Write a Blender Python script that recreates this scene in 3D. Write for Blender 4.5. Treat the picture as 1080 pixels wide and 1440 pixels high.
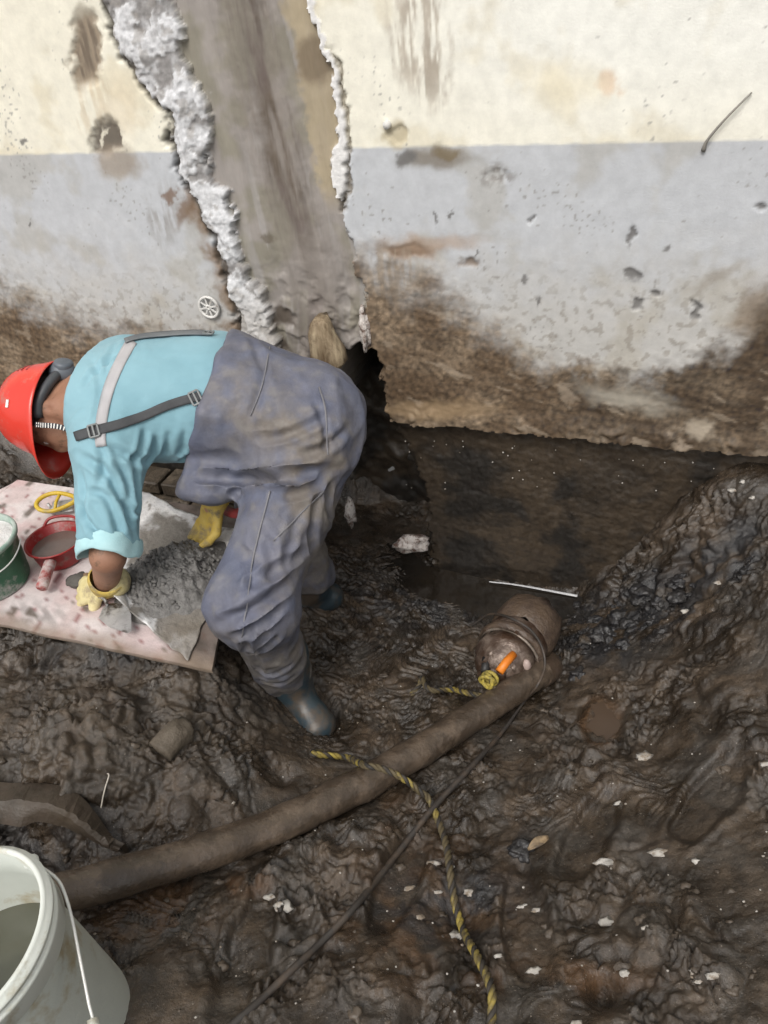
import bpy, bmesh, math, random
import numpy as np
from mathutils import Vector, Matrix
from mathutils.bvhtree import BVHTree

for _o in list(bpy.data.objects):
    bpy.data.objects.remove(_o, do_unlink=True)
scene = bpy.context.scene
COL = scene.collection
PI = math.pi
rng = np.random.default_rng(7)
random.seed(7)

# ------------------------------------------------------------------ camera
FPX = 1080.0                       # focal length in photo pixels (1080 x 1440)
PITCH, ROLL, CZ = math.radians(37.0), math.radians(6.2), 1.95
_r0 = Vector((1, 0, 0)); _u0 = Vector((0, math.sin(PITCH), math.cos(PITCH))); _f0 = Vector((0, math.cos(PITCH), -math.sin(PITCH)))
_rt = _r0 * math.cos(ROLL) - _u0 * math.sin(ROLL)
_up = _u0 * math.cos(ROLL) + _r0 * math.sin(ROLL)
cam_data = bpy.data.cameras.new('camera'); cam = bpy.data.objects.new('camera', cam_data); COL.objects.link(cam)
cam_data.sensor_fit = 'VERTICAL'; cam_data.sensor_height = 36.0; cam_data.lens = 36.0 * FPX / 1440.0
cam_data.clip_start = 0.02; cam_data.clip_end = 400.0
_m = Matrix((( _rt.x, _up.x, -_f0.x, 0), (_rt.y, _up.y, -_f0.y, 0), (_rt.z, _up.z, -_f0.z, CZ), (0, 0, 0, 1)))
cam.matrix_world = _m
scene.camera = cam

# ------------------------------------------------------------------ sky, sun, exposure (soft overcast daylight)
SUN_EL, SUN_AZ = math.radians(52), math.radians(205)      # azimuth measured clockwise from +Y (north)
world = bpy.data.worlds.new('World'); scene.world = world; world.use_nodes = True
_nt = world.node_tree; _nt.nodes.clear()
_sky = _nt.nodes.new('ShaderNodeTexSky'); _sky.sky_type = 'NISHITA'; _sky.sun_disc = False
_sky.sun_elevation = SUN_EL; _sky.sun_rotation = SUN_AZ; _sky.air_density = 1.6; _sky.dust_density = 6.0; _sky.ozone_density = 1.0
_hs = _nt.nodes.new('ShaderNodeHueSaturation'); _hs.inputs['Saturation'].default_value = 0.30
_bg = _nt.nodes.new('ShaderNodeBackground'); _bg.inputs['Strength'].default_value = 0.15
_wo = _nt.nodes.new('ShaderNodeOutputWorld')
_nt.links.new(_sky.outputs['Color'], _hs.inputs['Color']); _nt.links.new(_hs.outputs['Color'], _bg.inputs['Color']); _nt.links.new(_bg.outputs['Background'], _wo.inputs['Surface'])
sun_d = bpy.data.lights.new('sun', 'SUN'); sun_d.energy = 0.9; sun_d.angle = math.radians(25); sun_d.color = (1.0, 0.98, 0.95)
sun = bpy.data.objects.new('sun', sun_d); COL.objects.link(sun)
_sd = Vector((math.sin(SUN_AZ) * math.cos(SUN_EL), math.cos(SUN_AZ) * math.cos(SUN_EL), math.sin(SUN_EL)))
sun.rotation_euler = (-_sd).to_track_quat('-Z', 'Y').to_euler()
vs = scene.view_settings; vs.view_transform = 'Standard'; vs.look = 'None'; vs.gamma = 1.0; vs.use_curve_mapping = False
vs.exposure = 0.08
scene.cycles.max_bounces = 5

# ------------------------------------------------------------------ points from photo directions
CO = np.array([0, 0, CZ])
def ray(px, py):
    x = (px - 540) / FPX; y = (py - 720) / FPX
    xr = x * math.cos(ROLL) - y * math.sin(ROLL); yr = x * math.sin(ROLL) + y * math.cos(ROLL)
    return np.array([xr, math.cos(PITCH) - yr * math.sin(PITCH), -(math.sin(PITCH) + yr * math.cos(PITCH))])
def at(px, py, d): return CO + ray(px, py) * d
def atz(px, py, z):
    r = ray(px, py); return CO + r * ((z - CZ) / r[2])
def proj(P):
    """world points (N,3) -> photo pixel coordinates and depth"""
    P = np.asarray(P, float); q = P - CO
    d = q @ np.array(_f0); x = q @ np.array(_rt) / d; y = -(q @ np.array(_up)) / d
    return 540 + x * FPX, 720 + y * FPX, d
WT = math.radians(21.8)                                   # the wall runs down to the right, nearer there
WU = np.array([math.cos(WT), -math.sin(WT), 0]); WN = np.array([-math.sin(WT), -math.cos(WT), 0])
W0 = np.array([0.43226, 2.16269, 0.0])
ZLINE, ZEDGE = 1.474, 0.595
def onwall(px, py, off=0.0):
    r = ray(px, py); p0 = W0 + WN * off
    return CO + r * (np.dot(p0 - CO, WN) / np.dot(r, WN))
def nrm(v):
    v = np.asarray(v, float); return v / np.linalg.norm(v)

# ------------------------------------------------------------------ noise (gradient noise, vectorised)
_pr = np.random.default_rng(99); _PT = _pr.permutation(256).astype(np.int32); _PT = np.concatenate([_PT, _PT, _PT])
_G3 = np.array([[1,1,0],[-1,1,0],[1,-1,0],[-1,-1,0],[1,0,1],[-1,0,1],[1,0,-1],[-1,0,-1],[0,1,1],[0,-1,1],[0,1,-1],[0,-1,-1],[1,1,0],[-1,1,0],[0,-1,1],[0,-1,-1]], np.float32)
_ga = np.arange(256) * (2 * PI / 256.0); _GX = np.cos(_ga).astype(np.float32); _GY = np.sin(_ga).astype(np.float32)
def noise(P, freq=1.0, seed=0):
    P = np.asarray(P, np.float32)
    if P.shape[-1] == 2:
        x = P[..., 0] * np.float32(freq) + np.float32(seed * 7.31 % 91); y = P[..., 1] * np.float32(freq) + np.float32(seed * 3.77 % 83)
        ix = np.floor(x); iy = np.floor(y); fx = x - ix; fy = y - iy
        ix = ix.astype(np.int32) & 255; iy = iy.astype(np.int32) & 255
        u = fx * fx * fx * (fx * (fx * 6 - 15) + 10); v = fy * fy * fy * (fy * (fy * 6 - 15) + 10)
        s = seed & 255; r0 = _PT[ix + s]; r1 = _PT[((ix + 1) & 255) + s]; j1_ = (iy + 1) & 255
        def g(r, j, dx, dy):
            k = _PT[r + j]; return _GX[k] * dx + _GY[k] * dy
        a = g(r0, iy, fx, fy); b = g(r1, iy, fx - 1, fy); c = g(r0, j1_, fx, fy - 1); d = g(r1, j1_, fx - 1, fy - 1)
        a = a + u * (b - a); c = c + u * (d - c); return (a + v * (c - a)) * np.float32(1.25)
    P = P * np.float32(freq) + np.float32(seed * 5.13 % 71)
    i = np.floor(P); f = P - i; i = i.astype(np.int32) & 255
    u = f * f * f * (f * (f * 6 - 15) + 10); out = 0
    for dx in (0, 1):
        wx_ = u[..., 0] if dx else 1 - u[..., 0]; r = _PT[((i[..., 0] + dx) & 255) + (seed & 255)]
        for dy in (0, 1):
            wy = u[..., 1] if dy else 1 - u[..., 1]; rr = _PT[r + ((i[..., 1] + dy) & 255)]
            for dz in (0, 1):
                wz = u[..., 2] if dz else 1 - u[..., 2]
                g = _G3[_PT[rr + ((i[..., 2] + dz) & 255)] & 15]
                out = out + wx_ * wy * wz * (g[..., 0] * (f[..., 0] - dx) + g[..., 1] * (f[..., 1] - dy) + g[..., 2] * (f[..., 2] - dz))
    return out
def fbm(P, freq, oct=4, seed=0, gain=0.5):
    a, s = 1.0, 0
    for o in range(oct):
        s = s + a * noise(P, freq * 2.03 ** o, seed + o * 17); a *= gain
    return s
def sstep(a, b, x):
    t = np.clip((x - a) / (b - a), 0, 1); return t * t * (3 - 2 * t)
def lerp(a, b, t): return a + (b - a) * t

# ------------------------------------------------------------------ object helpers
def mk(name, verts, faces, mat, parent=None, smooth=True, attr=None):
    me = bpy.data.meshes.new(name)
    v = np.ascontiguousarray(verts, dtype=np.float32)
    if isinstance(faces, np.ndarray):
        n, k = faces.shape
        me.vertices.add(len(v)); me.vertices.foreach_set('co', v.ravel())
        me.loops.add(n * k); me.loops.foreach_set('vertex_index', faces.astype(np.int32).ravel())
        me.polygons.add(n); me.polygons.foreach_set('loop_start', np.arange(0, n * k, k, dtype=np.int32))
        me.update(calc_edges=True)
    else:
        me.from_pydata([tuple(map(float, p)) for p in v], [], [tuple(map(int, f)) for f in faces]); me.update()
    me.polygons.foreach_set('use_smooth', np.full(len(me.polygons), bool(smooth)))
    if attr is not None:
        for an, arr in attr.items():
            if arr.ndim == 2:
                a = me.color_attributes.new(an, 'FLOAT_COLOR', 'POINT')
                c = np.ones((len(v), 4), np.float32); c[:, :3] = arr[:, :3]
                a.data.foreach_set('color', c.ravel())
            else:
                a = me.attributes.new(an, 'FLOAT', 'POINT'); a.data.foreach_set('value', arr.astype(np.float32))
    if mat is not None: me.materials.append(mat)
    me.validate()
    o = bpy.data.objects.new(name, me); COL.objects.link(o)
    if parent is not None:
        o.parent = parent
        o.matrix_parent_inverse = parent.matrix_basis.inverted()
    return o
def tag(o, label=None, cat=None, group=None, kind=None):
    if label: o['label'] = label
    if cat: o['category'] = cat
    if group: o['group'] = group
    if kind: o['kind'] = kind
    return o
def thing(name, loc, label, cat, group=None):
    o = bpy.data.objects.new(name, None); COL.objects.link(o); o.location = tuple(map(float, loc)); o.empty_display_size = 0.05
    o.matrix_basis = Matrix.Translation(Vector(tuple(map(float, loc))))
    return tag(o, label, cat, group)

def resample(pts, step):
    """smooth Catmull-Rom resampling of a polyline"""
    p = np.asarray(pts, float); q = np.vstack([2 * p[0] - p[1], p, 2 * p[-1] - p[-2]]); out = []
    for i in range(1, len(q) - 2):
        n = max(2, int(np.linalg.norm(q[i + 1] - q[i]) / step))
        for k in range(n):
            t = k / n
            out.append(0.5 * ((2 * q[i]) + (-q[i - 1] + q[i + 1]) * t + (2 * q[i - 1] - 5 * q[i] + 4 * q[i + 1] - q[i + 2]) * t * t + (-q[i - 1] + 3 * q[i] - 3 * q[i + 1] + q[i + 2]) * t ** 3))
    out.append(p[-1]); return np.array(out)
def frames(pts, up0=(0, 0, 1), closed=False):
    p = np.asarray(pts, float); n = len(p)
    T = np.gradient(p, axis=0) if not closed else np.roll(p, -1, 0) - np.roll(p, 1, 0)
    T /= np.linalg.norm(T, axis=1)[:, None] + 1e-12
    N = np.zeros_like(p); v = np.array(up0, float)
    for i in range(n):
        v = v - T[i] * (v @ T[i])
        if np.linalg.norm(v) < 1e-6: v = np.cross(T[i], [1, 0.3, 0.2])
        v /= np.linalg.norm(v); N[i] = v
    return T, N, np.cross(T, N)
def tube(pts, rad, n=10, caps=True, closed=False, flat=1.0, up0=(0, 0, 1)):
    p = np.asarray(pts, float); m = len(p); r = np.broadcast_to(np.asarray(rad, float), (m,))
    T, N, B = frames(p, up0, closed); a = np.linspace(0, 2 * PI, n, endpoint=False)
    V = p[:, None] + r[:, None, None] * (flat * np.cos(a)[None, :, None] * N[:, None] + np.sin(a)[None, :, None] * B[:, None])
    V = V.reshape(-1, 3); F = []
    for i in range(m if closed else m - 1):
        j = (i + 1) % m
        for k in range(n):
            k2 = (k + 1) % n; F.append((i * n + k, i * n + k2, j * n + k2, j * n + k))
    if caps and not closed:
        F.append(tuple(range(n - 1, -1, -1))); F.append(tuple((m - 1) * n + k for k in range(n)))
    return V, F
def lathe(prof, n=48, origin=(0, 0, 0), ax=(0, 0, 1), ref=(1, 0, 0), capends=(False, False)):
    ax = nrm(ax); rf = np.array(ref, float); rf = nrm(rf - ax * (rf @ ax)); bt = np.cross(ax, rf); a = np.linspace(0, 2 * PI, n, endpoint=False)
    V = []; F = []
    for r, z in prof:
        V.append(np.array(origin) + ax * z + r * (np.cos(a)[:, None] * rf + np.sin(a)[:, None] * bt))
    V = np.vstack(V)
    for i in range(len(prof) - 1):
        for k in range(n):
            k2 = (k + 1) % n; F.append((i * n + k, i * n + k2, (i + 1) * n + k2, (i + 1) * n + k))
    if capends[0]: F.append(tuple(range(n - 1, -1, -1)))
    if capends[1]: F.append(tuple((len(prof) - 1) * n + k for k in range(n)))
    return V, F
def bbox(c, ex, ey, ez, sx, sy, sz, bev=0.003):
    """bevelled box: centre, three axes, three full sizes"""
    bm = bmesh.new(); bmesh.ops.create_cube(bm, size=1.0)
    for v in bm.verts: v.co = Vector((v.co.x * sx, v.co.y * sy, v.co.z * sz))
    if bev: bmesh.ops.bevel(bm, geom=list(bm.edges), offset=bev, segments=1, affect='EDGES')
    V = np.array([v.co[:] for v in bm.verts]); F = [tuple(v.index for v in f.verts) for f in bm.faces]; bm.free()
    M = np.array([ex, ey, ez], float)
    return V @ M + np.asarray(c, float), F
def merge(*parts):
    V = []; F = []; o = 0
    for v, f in parts:
        V.append(np.asarray(v)); F += [tuple(i + o for i in q) for q in f]; o += len(v)
    return np.vstack(V), F
def gridfaces(nu, nv, keep=None):
    i = np.arange(nu * nv).reshape(nu, nv)
    f = np.stack([i[:-1, :-1], i[1:, :-1], i[1:, 1:], i[:-1, 1:]], -1)
    return f.reshape(-1, 4) if keep is None else f[keep]
def subset(V, F, attrs=None):
    used = np.unique(F); m = np.zeros(len(V), np.int64); m[used] = np.arange(len(used))
    return V[used], m[F], ({k: a[used] for k, a in attrs.items()} if attrs else None)
_ico = {}
def lump(c, r, seed, amp=0.3, freq=1.4, squash=(1, 1, 1), sub=2):
    if sub not in _ico:
        bm = bmesh.new(); bmesh.ops.create_icosphere(bm, subdivisions=sub, radius=1.0)
        _ico[sub] = (np.array([v.co[:] for v in bm.verts]), [tuple(v.index for v in f.verts) for f in bm.faces]); bm.free()
    V, F = _ico[sub]
    d = 1 + amp * fbm(V + seed * 3.7, freq, 3, seed)
    return (V * d[:, None] * np.array(squash)) * r + np.asarray(c), F

# ------------------------------------------------------------------ materials
def nodes(name):
    m = bpy.data.materials.new(name); m.use_nodes = True; nt = m.node_tree
    return m, nt, nt.nodes['Principled BSDF']
def N(nt, t, **kw):
    n = nt.nodes.new(t)
    for k, v in kw.items():
        if k in n.inputs.keys(): n.inputs[k].default_value = v
        else: setattr(n, k, v)
    return n
def pmat(name, c1, c2=None, scale=8.0, rough=0.6, rough2=None, bump=0.0, bscale=60.0, metal=0.0, dirt=0.0, dirtcol=(0.055, 0.04, 0.028), dscale=9.0, attr=None, vary=0.35, spec=0.5, sheen=0.0, stretch=None, dthr=None, trans=0.0):
    """two-tone noise colour, optional dirt patches, fine bump; attr = name of a colour attribute used as base"""
    m, nt, b = nodes(name); L = nt.links.new
    tc = N(nt, 'ShaderNodeTexCoord'); src = tc.outputs['Object']
    if stretch:
        mp = N(nt, 'ShaderNodeMapping'); mp.inputs['Scale'].default_value = stretch; L(src, mp.inputs['Vector']); src = mp.outputs['Vector']
    n1 = N(nt, 'ShaderNodeTexNoise', Scale=scale, Detail=4.0, Roughness=0.62); L(src, n1.inputs['Vector'])
    if attr:
        at_ = N(nt, 'ShaderNodeAttribute'); at_.attribute_name = attr
        mr = N(nt, 'ShaderNodeMapRange'); mr.inputs[1].default_value = 0.25; mr.inputs[2].default_value = 0.75; mr.inputs[3].default_value = 1 - vary; mr.inputs[4].default_value = 1 + vary
        L(n1.outputs['Fac'], mr.inputs[0])
        mx = N(nt, 'ShaderNodeVectorMath', operation='SCALE'); L(at_.outputs['Color'], mx.inputs[0]); L(mr.outputs[0], mx.inputs['Scale']); colout = mx.outputs[0]
    else:
        cr = N(nt, 'ShaderNodeValToRGB'); e = cr.color_ramp.elements
        e[0].position = 0.34; e[1].position = 0.66; e[0].color = (*c1, 1); e[1].color = (*(c2 or c1), 1)
        L(n1.outputs['Fac'], cr.inputs['Fac']); colout = cr.outputs['Color']
    ro = N(nt, 'ShaderNodeMapRange'); ro.inputs[1].default_value = 0.3; ro.inputs[2].default_value = 0.7
    ro.inputs[3].default_value = rough; ro.inputs[4].default_value = rough if rough2 is None else rough2
    n3 = N(nt, 'ShaderNodeTexNoise', Scale=scale * 2.3, Detail=2.0); L(src, n3.inputs['Vector']); L(n3.outputs['Fac'], ro.inputs[0])
    rout = ro.outputs[0]
    if dirt > 0:
        n2 = N(nt, 'ShaderNodeTexNoise', Scale=dscale, Detail=5.0, Roughness=0.7); L(tc.outputs['Object'], n2.inputs['Vector'])
        cr2 = N(nt, 'ShaderNodeValToRGB'); e = cr2.color_ramp.elements
        t = 0.66 - 0.32 * dirt if dthr is None else dthr
        e[0].position = max(t - 0.06, 0); e[1].position = t + 0.08; e[0].color = (0, 0, 0, 1); e[1].color = (1, 1, 1, 1)
        L(n2.outputs['Fac'], cr2.inputs['Fac'])
        mix = N(nt, 'ShaderNodeMix', data_type='RGBA'); L(cr2.outputs['Color'], mix.inputs[0]); L(colout, mix.inputs[6]); mix.inputs[7].default_value = (*dirtcol, 1); colout = mix.outputs[2]
    L(colout, b.inputs['Base Color']); L(rout, b.inputs['Roughness'])
    b.inputs['Metallic'].default_value = metal; b.inputs['Specular IOR Level'].default_value = spec
    if sheen: b.inputs['Sheen Weight'].default_value = sheen
    if trans: b.inputs['Subsurface Weight'].default_value = trans; b.inputs['Subsurface Radius'].default_value = (0.02, 0.02, 0.02)
    if bump:
        nb = N(nt, 'ShaderNodeTexNoise', Scale=bscale, Detail=3.0, Roughness=0.65); L(src, nb.inputs['Vector'])
        bp = N(nt, 'ShaderNodeBump', Strength=1.0, Distance=bump); L(nb.outputs['Fac'], bp.inputs['Height']); L(bp.outputs['Normal'], b.inputs['Normal'])
    return m
# ================================================================== THE GROUND: trampled wet mud round an excavated pit
def seg_dist2(X, Y, pts):
    """distance in plan to a polyline, and the interpolated z there"""
    best = np.full(X.shape, 1e9); bz = np.zeros(X.shape)
    p = np.asarray(pts, float)
    for a, b in zip(p[:-1], p[1:]):
        ab = b[:2] - a[:2]; t = np.clip(((X - a[0]) * ab[0] + (Y - a[1]) * ab[1]) / (ab @ ab + 1e-12), 0, 1)
        d = np.hypot(X - a[0] - t * ab[0], Y - a[1] - t * ab[1]); m = d < best
        best = np.where(m, d, best); bz = np.where(m, a[2] + t * (b[2] - a[2]), bz)
    return best, bz
def pdist(px, py, pts):
    return seg_dist2(px, py, [(a, b, 0) for a, b in pts])[0]

HR = 0.043                                              # hose radius
hose_ctrl = [atz(762, 944, 0.03), atz(735, 962, 0.05), atz(660, 1012, 0.075), atz(560, 1073, 0.13), atz(430, 1143, 0.20), atz(300, 1193, 0.27), atz(160, 1236, 0.34), atz(40, 1268, 0.38), atz(-140, 1310, 0.42)]
hose_path = resample(hose_ctrl, 0.015)
PW = -0.085                                             # water level at the foot of the foundation
GX0, GX1, GY0, GY1, GS = -1.95, 1.40, 0.08, 3.0, 0.0039
ctrl = [  # photo x, photo y, height of the ground there
 (600, 830, -.11), (680, 835, -.12), (780, 852, -.115), (720, 880, -.09), (640, 870, -.06), (570, 850, -.05), (500, 800, -.04), (540, 740, -.07), (590, 780, -.1),
 (455, 850, .02), (510, 900, .0), (560, 960, .0), (620, 930, -.04), (430, 1000, .07), (470, 1030, .06), (395, 1010, .16), (480, 960, .03), (400, 900, .10), (350, 940, .25),
 (740, 960, -.02), (800, 930, -.02), (850, 900, .03), (560, 1085, .06), (430, 1160, .14), (300, 1215, .21), (160, 1260, .28), (40, 1290, .3),
 (120, 800, .415), (280, 800, .40), (330, 780, .34), (30, 730, .40), (0, 840, .43), (130, 895, .425), (240, 925, .41), (300, 930, .38),
 (40, 940, .36), (150, 950, .345), (100, 1000, .375), (20, 1040, .39), (200, 1020, .36), (300, 1000, .31), (330, 1060, .29), (250, 1110, .33), (130, 1105, .375), (20, 1108, .395), (75, 1108, .395), (-40, 1108, .40),
 (20, 1175, .20), (80, 1185, .20), (130, 1195, .23), (220, 1160, .27), (330, 1140, .23), (390, 1090, .2), (400, 1040, .17),
 (500, 1060, .08), (540, 1020, .05), (600, 1000, .03), (250, 1290, .28), (330, 1260, .27), (440, 1220, .22), (520, 1150, .16), (200, 1360, .33), (320, 1400, .33), (450, 1320, .27),
 (560, 1250, .21), (600, 1140, .12), (680, 1060, .06), (760, 1010, .02), (840, 1015, .06), (650, 1200, .17), (750, 1120, .15), (880, 1080, .16), (800, 1220, .22),
 (600, 1400, .32), (540, 1340, .27), (700, 1320, .27), (800, 1380, .33), (900, 1300, .31), (960, 1180, .27), (1000, 1400, .40), (1060, 1300, .38), (940, 1000, .16), (1020, 1080, .28),
 (1070, 1160, .35), (900, 930, .10), (980, 900, .22), (1070, 960, .34), (1075, 830, .42), (1010, 800, .33), (950, 830, .20), (880, 850, .05), (840, 850, -.02)]
cp = np.array([list(atz(a, b, c)) for a, b, c in ctrl])
wl = [onwall(a, b) for a, b in ((820, 842), (852, 806), (885, 796), (925, 742), (955, 722), (970, 700), (1020, 672), (1050, 658), (1080, 660), (1140, 650))]
cp = np.vstack([cp, np.array(wl), [onwall(300, 700) * [1, 1, 0] + [0, 0, .12], onwall(180, 680) * [1, 1, 0] + [0, 0, .13], onwall(60, 650) * [1, 1, 0] + [0, 0, .20], onwall(0, 620) * [1, 1, 0] + [0, 0, .30], onwall(-80, 590) * [1, 1, 0] + [0, 0, .4], onwall(400, 740) * [1, 1, 0] + [0, 0, .02], onwall(480, 760) * [1, 1, 0] + [0, 0, -.06]]])
cp = np.vstack([cp, [(-1.75, .6, .42), (-1.0, .3, .42), (0, .2, .42), (.8, .3, .45), (1.3, .9, .48), (1.4, 1.5, .52), (-1.8, 1.5, .43), (-1.95, 2.4, .45), (-1.15, 1.0, .4)]])
def rbf(c):
    d = np.sqrt(((c[:, None, :2] - c[None, :, :2]) ** 2).sum(-1) + 0.05 ** 2)
    A = np.zeros((len(c) + 1,) * 2); A[:-1, :-1] = d + np.eye(len(c)) * -0.012; A[-1, :-1] = A[:-1, -1] = 1
    return np.linalg.solve(A, np.append(c[:, 2], 0))
_w = rbf(cp)
nx = int((GX1 - GX0) / GS); ny = int((GY1 - GY0) / GS)
gx = np.linspace(GX0, GX1, nx); gy = np.linspace(GY0, GY1, ny)
X, Y = np.meshgrid(gx, gy, indexing='ij'); P2 = np.stack([X, Y], -1)
H = np.full(X.shape, _w[-1])
for (a, b, _), w in zip(cp, _w[:-1]): H += w * np.sqrt((X - a) ** 2 + (Y - b) ** 2 + 0.05 ** 2)
rimd = np.minimum(np.minimum(X - GX0, GX1 - X), np.minimum(Y - GY0, GY1 - Y))
H = lerp(np.clip(H, -0.16, 0.62), H, 0.0)
# relief: churned clods with sharp creases between rounded tops
wx = P2 + 0.024 * np.stack([noise(P2, 9, 3), noise(P2, 9, 4)], -1) + 0.006 * np.stack([noise(P2, 34, 5), noise(P2, 34, 6)], -1)
ppx, ppy, _ = proj(np.stack([X, Y, H], -1).reshape(-1, 3)); ppx = ppx.reshape(X.shape); ppy = ppy.reshape(X.shape)
def blob(x, y, rx, ry, soft=0.6):
    d = np.hypot((ppx - x) / rx, (ppy - y) / ry); return 1 - sstep(1 - soft, 1 + soft, d)
_gx, _gy = np.gradient(H, gx, gy); _nl = np.sqrt(1 + _gx ** 2 + _gy ** 2); NX, NY, NZ = -_gx / _nl, -_gy / _nl, 1 / _nl
P3 = np.stack([wx[..., 0], wx[..., 1], H], -1).astype(np.float32)
rough_amt = 0.22 + 1.05 * sstep(-0.28, 0.34, noise(P2, 3.1, 11) + .35 * noise(P2, 8, 12))
slick = np.maximum.reduce([blob(560, 890, 130, 100), 0.8 * blob(500, 1010, 110, 60), 0.9 * blob(700, 850, 150, 50), 0.85 * blob(470, 1195, 75, 45), .8 * blob(230, 1280, 85, 40), .7 * blob(760, 1130, 60, 40), .75 * blob(600, 1120, 60, 35), .6 * blob(900, 1110, 60, 40), .6 * blob(820, 1390, 90, 35), 0.7 * blob(845, 1015, 28, 32, .3)])
rough_amt = np.maximum(rough_amt, np.maximum(1.1 * blob(170, 1040, 230, 110), 1.15 * blob(960, 770, 150, 120))) * (1 - 0.78 * slick)
bootm = np.zeros(X.shape); bootd = np.zeros(X.shape)
for (a, b, ang, z0) in ((560, 1240, 1.2, .2), (830, 1170, .9, .2), (740, 1300, 1.5, .26), (1000, 1120, .7, .28), (345, 1340, 1.4, .3)):
    q = atz(a, b, z0); lx = (X - q[0]) * math.cos(ang) + (Y - q[1]) * math.sin(ang); ly = -(X - q[0]) * math.sin(ang) + (Y - q[1]) * math.cos(ang)
    lx = lx + .012 * noise(P2, 14, 77); ly = ly + .010 * noise(P2, 14, 78)
    wd_ = .044 + .008 * np.cos(lx / .14 * 2.6) ; e = np.sqrt((lx / .145) ** 4 + (ly / wd_) ** 4) ** .5
    ins_ = 1 - sstep(.75, 1.1, e); bootm = np.maximum(bootm, ins_); bootd += -.020 * ins_ + .007 * np.exp(-((e - 1.25) / .22) ** 2)
rough_amt = rough_amt * (1 - .7 * bootm)
c1 = np.abs(noise(P3, 9.5, 21)); c2 = np.abs(noise(P3, 22, 22)); c3 = np.abs(noise(P3, 48, 23)); c4 = np.abs(noise(P3, 95, 24))
rel = 0.055 * (c1 - .22) + 0.034 * (c2 - .22) * (0.25 + 1.2 * sstep(-.2, .3, noise(P2, 5, 31))) + 0.024 * (c3 - .22) * (0.1 + 1.5 * sstep(-.2, .3, noise(P2, 7, 32))) + 0.013 * (c4 - .2) * (.1 + 1.5 * sstep(-.2, .3, noise(P2, 9, 33))) + .0025 * noise(P2, 150, 25) * sstep(-.1, .3, noise(P2, 8, 34))
rel += 0.020 * fbm(P2, 12, 4, 41)
crk = 1 - sstep(0.0, 0.035, np.abs(fbm(wx, 6.0, 3, 55)))
rel -= 0.022 * crk * sstep(-.1, .35, noise(P2, 4, 56))
# the swirled slurry round the feet
sw = noise(P2 + 0.10 * np.stack([noise(P2, 6, 61), noise(P2, 6, 62)], -1), 14, 63)
_d = .68 * rel * rough_amt; DX = NX * _d; DY = NY * _d
H = H + bootd + NZ * _d + slick * (0.006 * np.sin(sw * 26) + 0.004 * fbm(P2, 40, 3, 65))
# dents: boot prints and holes
for (a, b, s, dz) in ((520, 1095, .05, .03), (390, 1085, .035, .05), (640, 1290, .06, .05), (600, 1425, .04, .05), (850, 1395, .035, .06), (735, 1215, .03, .03), (560, 1010, .05, .02), (160, 935, .04, .03), (1000, 1010, .05, .03), (690, 1145, .05, .03), (300, 1345, .05, .04), (430, 1290, .04, .03)):
    q = atz(a, b, .2); dd = np.hypot(X - q[0], Y - q[1]); i0 = np.argmin(dd); z0 = H.ravel()[i0]
    q = atz(a, b, z0); dd = np.hypot(X - q[0], Y - q[1]) * (1 + 0.5 * noise(P2, 11, 71)); H -= dz * np.exp(-(dd / s) ** 2)
for (a, b, rx, ry, dz) in ((470, 1190, 75, 40, .035), (620, 1110, 60, 35, .03), (930, 1330, 70, 40, .03), (120, 1010, 80, 40, .03), (820, 1080, 70, 40, .03), (520, 1390, 60, 40, .03), (990, 1010, 60, 60, .03)):
    H += dz * blob(a, b, rx, ry, 0.7) * (1 + .8 * noise(P2, 18, 72))
# small flat puddle
pd = blob(848, 1017, 30, 32, 0.25); _pz = np.average(H, weights=pd + 1e-9); H = lerp(H, _pz - 0.012 + 0.001 * noise(P2, 60, 5), pd)
# the hose and the board press into it
hd, hz = seg_dist2(X, Y, hose_path[::4])
H = np.where(hd < HR * 1.05, np.minimum(H, hz - 0.35 * HR - 0.5 * np.sqrt(np.clip((HR * 1.05) ** 2 - hd ** 2, 0, None))), H)
H = np.where((hd >= HR * 1.05) & (hd < HR * 1.9), np.minimum(H, hz - 0.1 * HR + 0.9 * (hd - HR * 1.05)), H)
BZ = 0.46
bq = np.array([atz(25, 675, BZ), atz(-110, 662, BZ), atz(-160, 862, BZ), atz(338, 940, BZ), atz(350, 722, BZ)])
ex = nrm(bq[4] - bq[0]); ey = np.array([-ex[1], ex[0], 0])
def bcoord(p): return (np.asarray(p)[..., :2] - bq[0][:2]) @ np.stack([ex[:2], ey[:2]], 1)
blo = np.array([0.0, -0.64]); bhi = np.array([1.02, 0.0])
bc = bcoord(P2); onb = sstep(-.03, .03, np.minimum(np.minimum(bc[..., 0] - blo[0], bhi[0] - bc[..., 0]), np.minimum(bc[..., 1] - blo[1], bhi[1] - bc[..., 1])) + 0.02)
H = lerp(H, np.minimum(H, BZ - 0.035), onb)
wd = (P2 - W0[:2]) @ WN[:2]
H = np.where(wd < 0.0, H + 0.10 * sstep(-.40, -0.45, wd), H)
H = lerp(H, 0.45, 1 - sstep(0.0, 0.28, rimd))
def gz(x, y):
    fx = np.clip((np.asarray(x) - GX0) / (GX1 - GX0) * (nx - 1), 0, nx - 1.001); fy = np.clip((np.asarray(y) - GY0) / (GY1 - GY0) * (ny - 1), 0, ny - 1.001)
    i = fx.astype(int); j = fy.astype(int); u = fx - i; v = fy - j
    return (H[i, j] * (1 - u) + H[i + 1, j] * u) * (1 - v) + (H[i, j + 1] * (1 - u) + H[i + 1, j + 1] * u) * v
def ground(px, py, lift=0.0):
    r = ray(px, py); t = np.arange(0.9, 3.6, 0.002); q = CO + t[:, None] * r
    k = np.argmax(q[:, 2] < gz(q[:, 0], q[:, 1])); return q[k] + np.array([0, 0, lift])

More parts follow.
